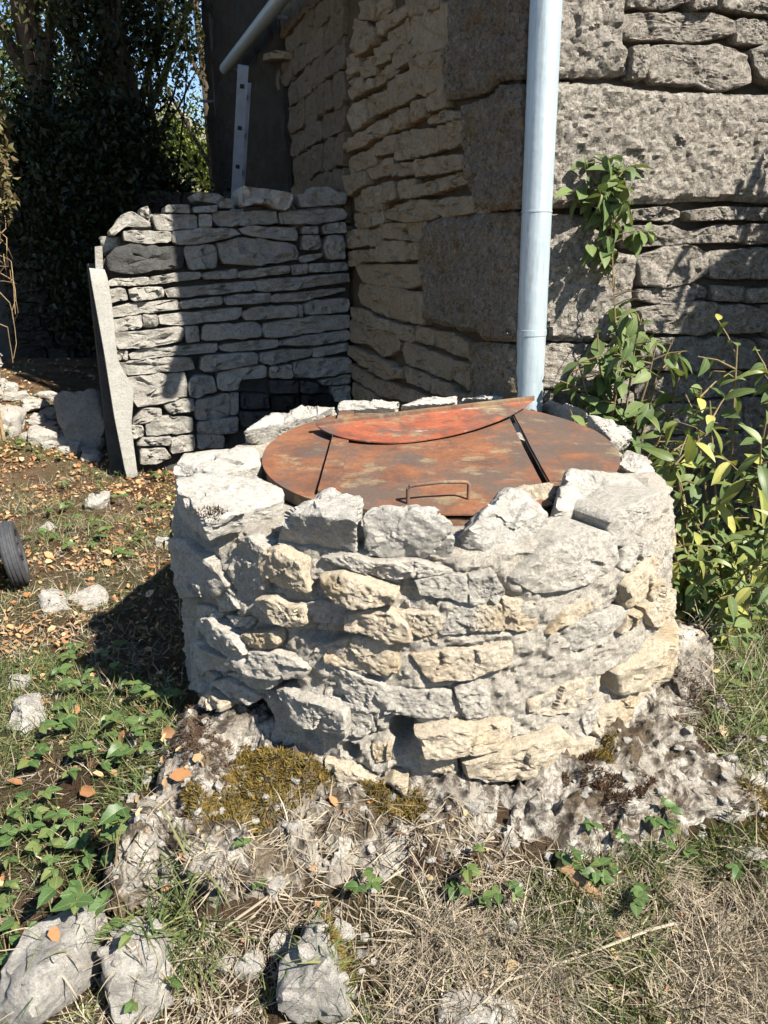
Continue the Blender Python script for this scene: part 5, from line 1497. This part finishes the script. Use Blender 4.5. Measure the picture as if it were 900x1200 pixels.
blades('meadow_grass', rg, .11, .0028, 'grass', 'rough green grass on the right of the well below the shrubs', 'grass', .45, .9)
rg2 = scatter(region([(790, 760), (830, 690), (1010, 660), (1010, 960), (830, 900)]), 3500)
blades('meadow_straw', rg2, .13, .0022, 'straw', 'dry stalks mixed in the grass right of the well', 'grass', .5, 1.0)
lg = scatter(region([(-120, 1240), (-120, 780), (60, 770), (200, 800), (215, 900), (130, 960), (120, 1240)]), 7500, patch(3, -.3, .3, 20))
blades('left_grass', lg, .07, .0024, 'grass', 'green and yellowing grass among the weeds left of the well', 'grass', .55, .8)
ls = scatter(region([(-120, 1240), (-120, 560), (200, 545), (215, 640), (120, 700), (200, 800), (230, 900), (150, 1100), (120, 1240)]), 19000, patch(2.5, -.6, .2, 25))
blades('left_straw', ls, .06, .0022, 'straw', 'dry straw strewn over the ground left of the well', 'grass', .9, .4)
bk = scatter(region([(-120, 760), (-120, 545), (-20, 500), (80, 540), (230, 540), (222, 650), (110, 690)]), 4500, patch(2.2, .0, .35, 31))
blades('thin_grass', bk, .06, .003, 'grass', 'thin green grass between leaf litter behind the well', 'grass', .5, .8)
gap = region([(-40, 690), (110, 670), (240, 630), (240, 840), (200, 810), (-40, 780)])
blades('shaded_straw', scatter(gap, 3500), .05, .0022, 'straw', 'dry straw on the bare soil in the well shadow', 'grass', .9, .4)
blades('shaded_grass', scatter(gap, 1500), .05, .0026, 'grass', 'thin grass on the bare soil in the well shadow', 'grass', .5, .8)
tuft = []
for (u, v) in ((215, 1090), (205, 1060), (225, 1120), (195, 1110)):
    c = on_ground(u, v)
    for k in range(70):
        x, y = random.gauss(c.x, .03), random.gauss(c.y, .03); tuft.append(drop(x, y))
o = blades('grass_tuft', tuft, .12, .0035, 'grass', 'dark green tuft of arching grass beside the cream flat stone', 'grass', .35, 1.2, 5)
# fallen leaves
def litter(name, spots, size, label):
    P = np.array([tuple(s[0] + s[1] * random.uniform(.002, .02)) for s in spots]); n = len(P); Nn = np.array([tuple(s[1]) for s in spots])
    az = rng.uniform(0, 6.283, n); h = np.stack([np.cos(az), np.sin(az), rng.normal(0, .25, n)], 1); nn = unit(Nn + rng.normal(size=(n, 3)) * .35); d = unit(h - nn * np.sum(h * nn, 1, keepdims=True)); s = np.cross(nn, d)
    L = (size * np.clip(rng.lognormal(-.25, .45, n), .25, 2.2))[:, None]; c = rng.uniform(.05, .35, (n, 1)); w_ = rng.uniform(.22, .38, (n, 1))
    V = np.stack([P, P + d * L * .25 + s * L * w_ + nn * L * c * .6, P + d * L * .7 + s * L * w_ * .8 + nn * L * c, P + d * L + nn * L * .1, P + d * L * .7 - s * L * w_ * .8 + nn * L * c, P + d * L * .25 - s * L * w_ + nn * L * c * .6], 1).reshape(-1, 3)
    i = np.arange(n)[:, None] * 6; Q = np.concatenate([np.concatenate([i, i + 1, i + 2, i + 3], 1), np.concatenate([i, i + 3, i + 4, i + 5], 1)])
    o = link(name, np_mesh(name, V, Q), M['litter']); tag(o, label, 'leaves', None, 'stuff')
lt = scatter(region([(-150, 780), (-150, 440), (0, 470), (90, 535), (235, 535), (225, 650), (110, 690), (90, 760)]), 6500, patch(2.5, -.6, .2, 51))
litter('leaf_litter', lt, .020, 'orange-brown fallen leaves covering the ground behind and left of the well')
litter('fallen_leaves', scatter(region([(-120, 1240), (-120, 760), (220, 780), (260, 1000), (180, 1240)]), 260), .024, 'scattered brown leaves among the weeds left of the well')
litter('fallen_leaves', scatter(gap, 700), .018, 'brown leaves strewn on the bare soil beside the well shadow')
litter('leaf_drift', scatter([Vector(q) for q in ((-4.2, 5.2), (-1.6, 4.9), (-1.7, 7.4), (-4.2, 7.4))], 900, None, .9), .035, 'dead leaves drifted on the slope before the ruin')
litter('fallen_leaves', scatter(front, 90), .016, 'scattered brown leaves among the dry grass before the well')
litter('fallen_leaves', scatter(region([(790, 760), (830, 690), (1010, 660), (1010, 960), (830, 900)]), 200), .022, 'scattered brown leaves in the grass right of the well')
# moss cushions
def moss(name, poly, n, label, mat='moss', L=.018, W=.0030, fn=None):
    sp = scatter(region(poly), n, fn or patch(7, -.9, -.1, len(label)), .6, False); o = blades(name, sp, L, W, mat, label, 'moss', .25, .3, 2); return o
moss('moss_cushion', [(245, 960), (262, 925), (285, 880), (330, 872), (380, 890), (395, 930), (340, 960), (300, 1000), (225, 1000), (215, 930)], 12000, 'big golden-green moss cushion at the front left foot of the well')
moss('moss_cushion', [(415, 935), (440, 918), (480, 930), (503, 960), (480, 980), (440, 975)], 3000, 'small orange-gold moss cushion below the middle of the well')
moss('moss_cushion', [(680, 895), (700, 880), (720, 888), (715, 905), (690, 905)], 700, 'tiny bright orange moss tuft at the well foot')
moss('moss_cushion', [(860, 940), (910, 930), (960, 960), (940, 1000), (880, 985)], 2200, 'orange moss patch in the grass right of the pitted outcrop')
moss('moss_cushion', [(375, 1120), (410, 1115), (420, 1160), (385, 1165)], 900, 'small brown-gold moss patch beside the long pale stone')
moss('dark_moss', [(600, 920), (700, 895), (770, 930), (740, 990), (650, 990)], 3800, 'dark brown moss in hollows of the pitted outcrop', 'moss_dark', .014, .003, patch(9, .05, .2, 40))
moss('dark_moss', [(780, 830), (850, 800), (900, 850), (870, 910), (780, 890)], 3500, 'dark brown moss between the boulder and the right outcrop', 'moss_dark', .016, .003, patch(8, -.05, .2, 41))
moss('dark_moss', [(455, 985), (540, 970), (560, 1010), (480, 1035)], 1800, 'dark moss below the small cushion', 'moss_dark', .014, .003, patch(8, -.05, .2, 42))
moss('dark_moss', [(180, 850), (280, 830), (290, 920), (200, 930)], 3500, 'brown moss on the outcrop at the shaded foot of the well', 'moss_dark', .013, .0028, patch(8, -.1, .2, 43))

# weeds with three-part leaves
def weed(u, v, n, spread, label, group, sc=1.0, meshes=weedl):
    p = on_ground(u, v)
    if not clear(p.x, p.y, .0): return
    p, nn = drop(p.x, p.y); root = empty('leafy_weed', p, label, 'weed', group); tv, tf = [], []
    for k in range(max(2, int(n * .8))):
        a = random.uniform(0, 6.283); rr = spread * math.sqrt(random.random()); q = Vector((p.x + math.cos(a) * rr, p.y + math.sin(a) * rr, 0)); gnd = drop(q.x, q.y)[0]
        if abs(gnd.z - p.z) > .15: continue
        q = gnd + Z * random.uniform(.025, .07)
        vv, ff = tube([p + Z * -.005, p.lerp(q, .5) + Z * .018, q], .0011, 4, False); o_ = len(tv); tv += vv; tf += [tuple(i + o_ for i in f) for f in ff]
        up = Vector((random.gauss(.1, .25), random.gauss(-.15, .25), 1)); b0_ = random.uniform(0, 6.283)
        for j in range(3):
            g = b0_ + (j - 1) * 1.25; place_leaf(random.choice(meshes), root, q, Vector((math.cos(g), math.sin(g), random.uniform(-.1, .25))), up, sc * random.uniform(.55, .95))
    if tv: link('stem', mesh('stem', [x - Vector(p) for x in tv], tf), M['stem'], root)
WG = 'strawberry-like weeds left of the well'
for (u, v, n, sp) in ((120, 800, 5, .06), (100, 830, 6, .07), (150, 835, 6, .07), (80, 860, 6, .07), (125, 865, 7, .07), (160, 870, 5, .06), (185, 835, 4, .05), (65, 895, 6, .07), (105, 905, 6, .07), (150, 900, 4, .05),
                      (50, 940, 6, .07), (30, 975, 6, .08), (75, 965, 5, .06), (120, 985, 5, .05), (115, 1020, 5, .05), (60, 1010, 4, .06), (95, 770, 4, .05), (130, 775, 4, .05), (90, 790, 4, .06)):
    weed(u, v, n, sp, 'small weed with three-part toothed leaves in the patch left of the well', WG)
for (u, v, n, sp) in ((105, 1095, 6, .06), (125, 1060, 6, .055), (100, 1135, 5, .05), (140, 1085, 4, .05)):
    weed(u, v, n, sp, 'fresh green three-leaved weed growing over the big white flat stone', 'fresh weeds between the flat stones', 1.2)
for (u, v, n, sp) in ((10, 1130, 5, .06), (25, 1090, 4, .06), (15, 1060, 4, .06), (175, 1190, 4, .05), (60, 1060, 4, .05)):
    weed(u, v, n, sp, 'scattered low weed in the grass round the flat stones', 'low weeds round the flat stones', .8)
for (u, v, n, sp) in ((570, 1060, 5, .06), (555, 1085, 4, .05), (600, 1075, 4, .05), (690, 1035, 5, .06), (710, 1025, 4, .05), (745, 1080, 5, .05), (800, 1000, 6, .07), (770, 985, 5, .06), (660, 1020, 4, .05), (880, 1050, 4, .05), (310, 1050, 3, .04), (420, 1065, 4, .04)):
    weed(u, v, n, sp, 'small dark green weed growing in the dry grass before the well', 'weeds in the dry grass', .8, ivyl + weedl)
for (u, v, n, sp) in ((55, 640, 6, .09), (90, 650, 6, .09), (120, 640, 6, .09), (70, 610, 6, .08), (100, 620, 5, .08), (140, 660, 5, .08), (170, 640, 5, .07), (160, 600, 5, .08), (130, 590, 5, .08), (185, 600, 4, .06), (150, 560, 5, .08), (190, 565, 5, .07), (165, 548, 5, .07), (60, 545, 4, .08), (30, 530, 5, .08), (110, 560, 4, .08), (20, 520, 4, .08), (80, 580, 4, .08)):
    weed(u, v, n, sp, 'green weed among the orange leaf litter behind the well', 'weeds in the leaf litter', 1.0)
for (u, v, n, sp) in ((855, 760, 7, .08), (880, 790, 6, .08), (840, 720, 6, .07), (870, 830, 5, .07), (895, 740, 6, .08), (890, 860, 5, .06), (810, 700, 5, .06), (835, 750, 5, .06)):
    weed(u, v, n, sp, 'broad-leaved weed in the grass on the right of the well', 'weeds right of the well', 1.25, weedl + lance[3:])

# small stone chips strewn over bedrock and straw, too many to count
cv, cf = [], []; rs = random.Random(91); base_r = [poly_rock(rock_planes(random.Random(q), 1, .8, .5), Vector(), (1, .8, .5), q, 2, 60, .25, 2., .0) for q in range(6)]
for p, nn in scatter(region([(150, 860), (120, 1050), (60, 1230), (640, 1230), (700, 1060), (930, 990), (900, 880), (700, 880), (560, 900), (300, 880)]), 260, None, .6, False):
    V, Fc = rs.choice(base_r); k = rs.uniform(.004, .014) * (2.0 if rs.random() < .12 else 1); Rm = Matrix.Rotation(rs.uniform(0, 6.28), 3, 'Z') @ Matrix.Rotation(rs.uniform(-.6, .6), 3, 'X'); o_ = len(cv)
    cv += [p + nn * k * .2 + Rm @ (v * k) for v in V]; cf += [tuple(i + o_ for i in f) for f in Fc]
tag(link('stone_chips', mesh('stone_chips', cv, cf, False), M['rubble']), 'small pale stone chips strewn over bedrock and dry grass', 'chips', None, 'stuff')
# broken stick and a crumpled leaf
p = drop(*on_ground(676, 1040).xy)[0]; a = drop(*on_ground(652, 1018).xy)[0] + Z * .012; b = drop(*on_ground(702, 1064).xy)[0] + Z * .012
V, Fc = tube([a, a.lerp(b, .25) + Vector((.004, .003, .004)), a.lerp(b, .5) + Z * .004, a.lerp(b, .75) - Vector((.004, 0, 0)), b], [.010, .012, .011, .014, .012], 14, True, .7)
o = part_world('broken_stick', V, Fc, M['stick'], None); tag(o, 'short broken brown stick lying in dry grass below the outcrop', 'stick')
for (pts, lab) in (([(540, 1175), (620, 1160), (690, 1130), (760, 1108), (790, 1092)], 'long thin pale stalk lying over the dry grass'),
                   ([(150, 1235), (210, 1150), (280, 1085), (340, 1050)], 'long bleached stalk arching over the grass tuft')):
    P_ = [drop(*on_ground(*q).xy)[0] + Z * (.02 + .012 * (i % 2)) for i, q in enumerate(pts)]
    V, Fc = tube(P_, .0028, 7, True, .4); tag(part_world('dry_stalk', V, Fc, M['straw'], None), lab, 'stalk')
V, Fc = poly_rock(rock_planes(random.Random(3), .02, .016, .012), Vector(), (.02, .016, .012), 4, 3, 10, .5, 40)
p = drop(*on_ground(732, 1103).xy)[0] + Z * .008
tag(part_world('crumpled_leaf', [p + v for v in V], Fc, M['rust_dark'], None), 'dark red-brown crumpled leaf lying in the dry grass', 'leaf')
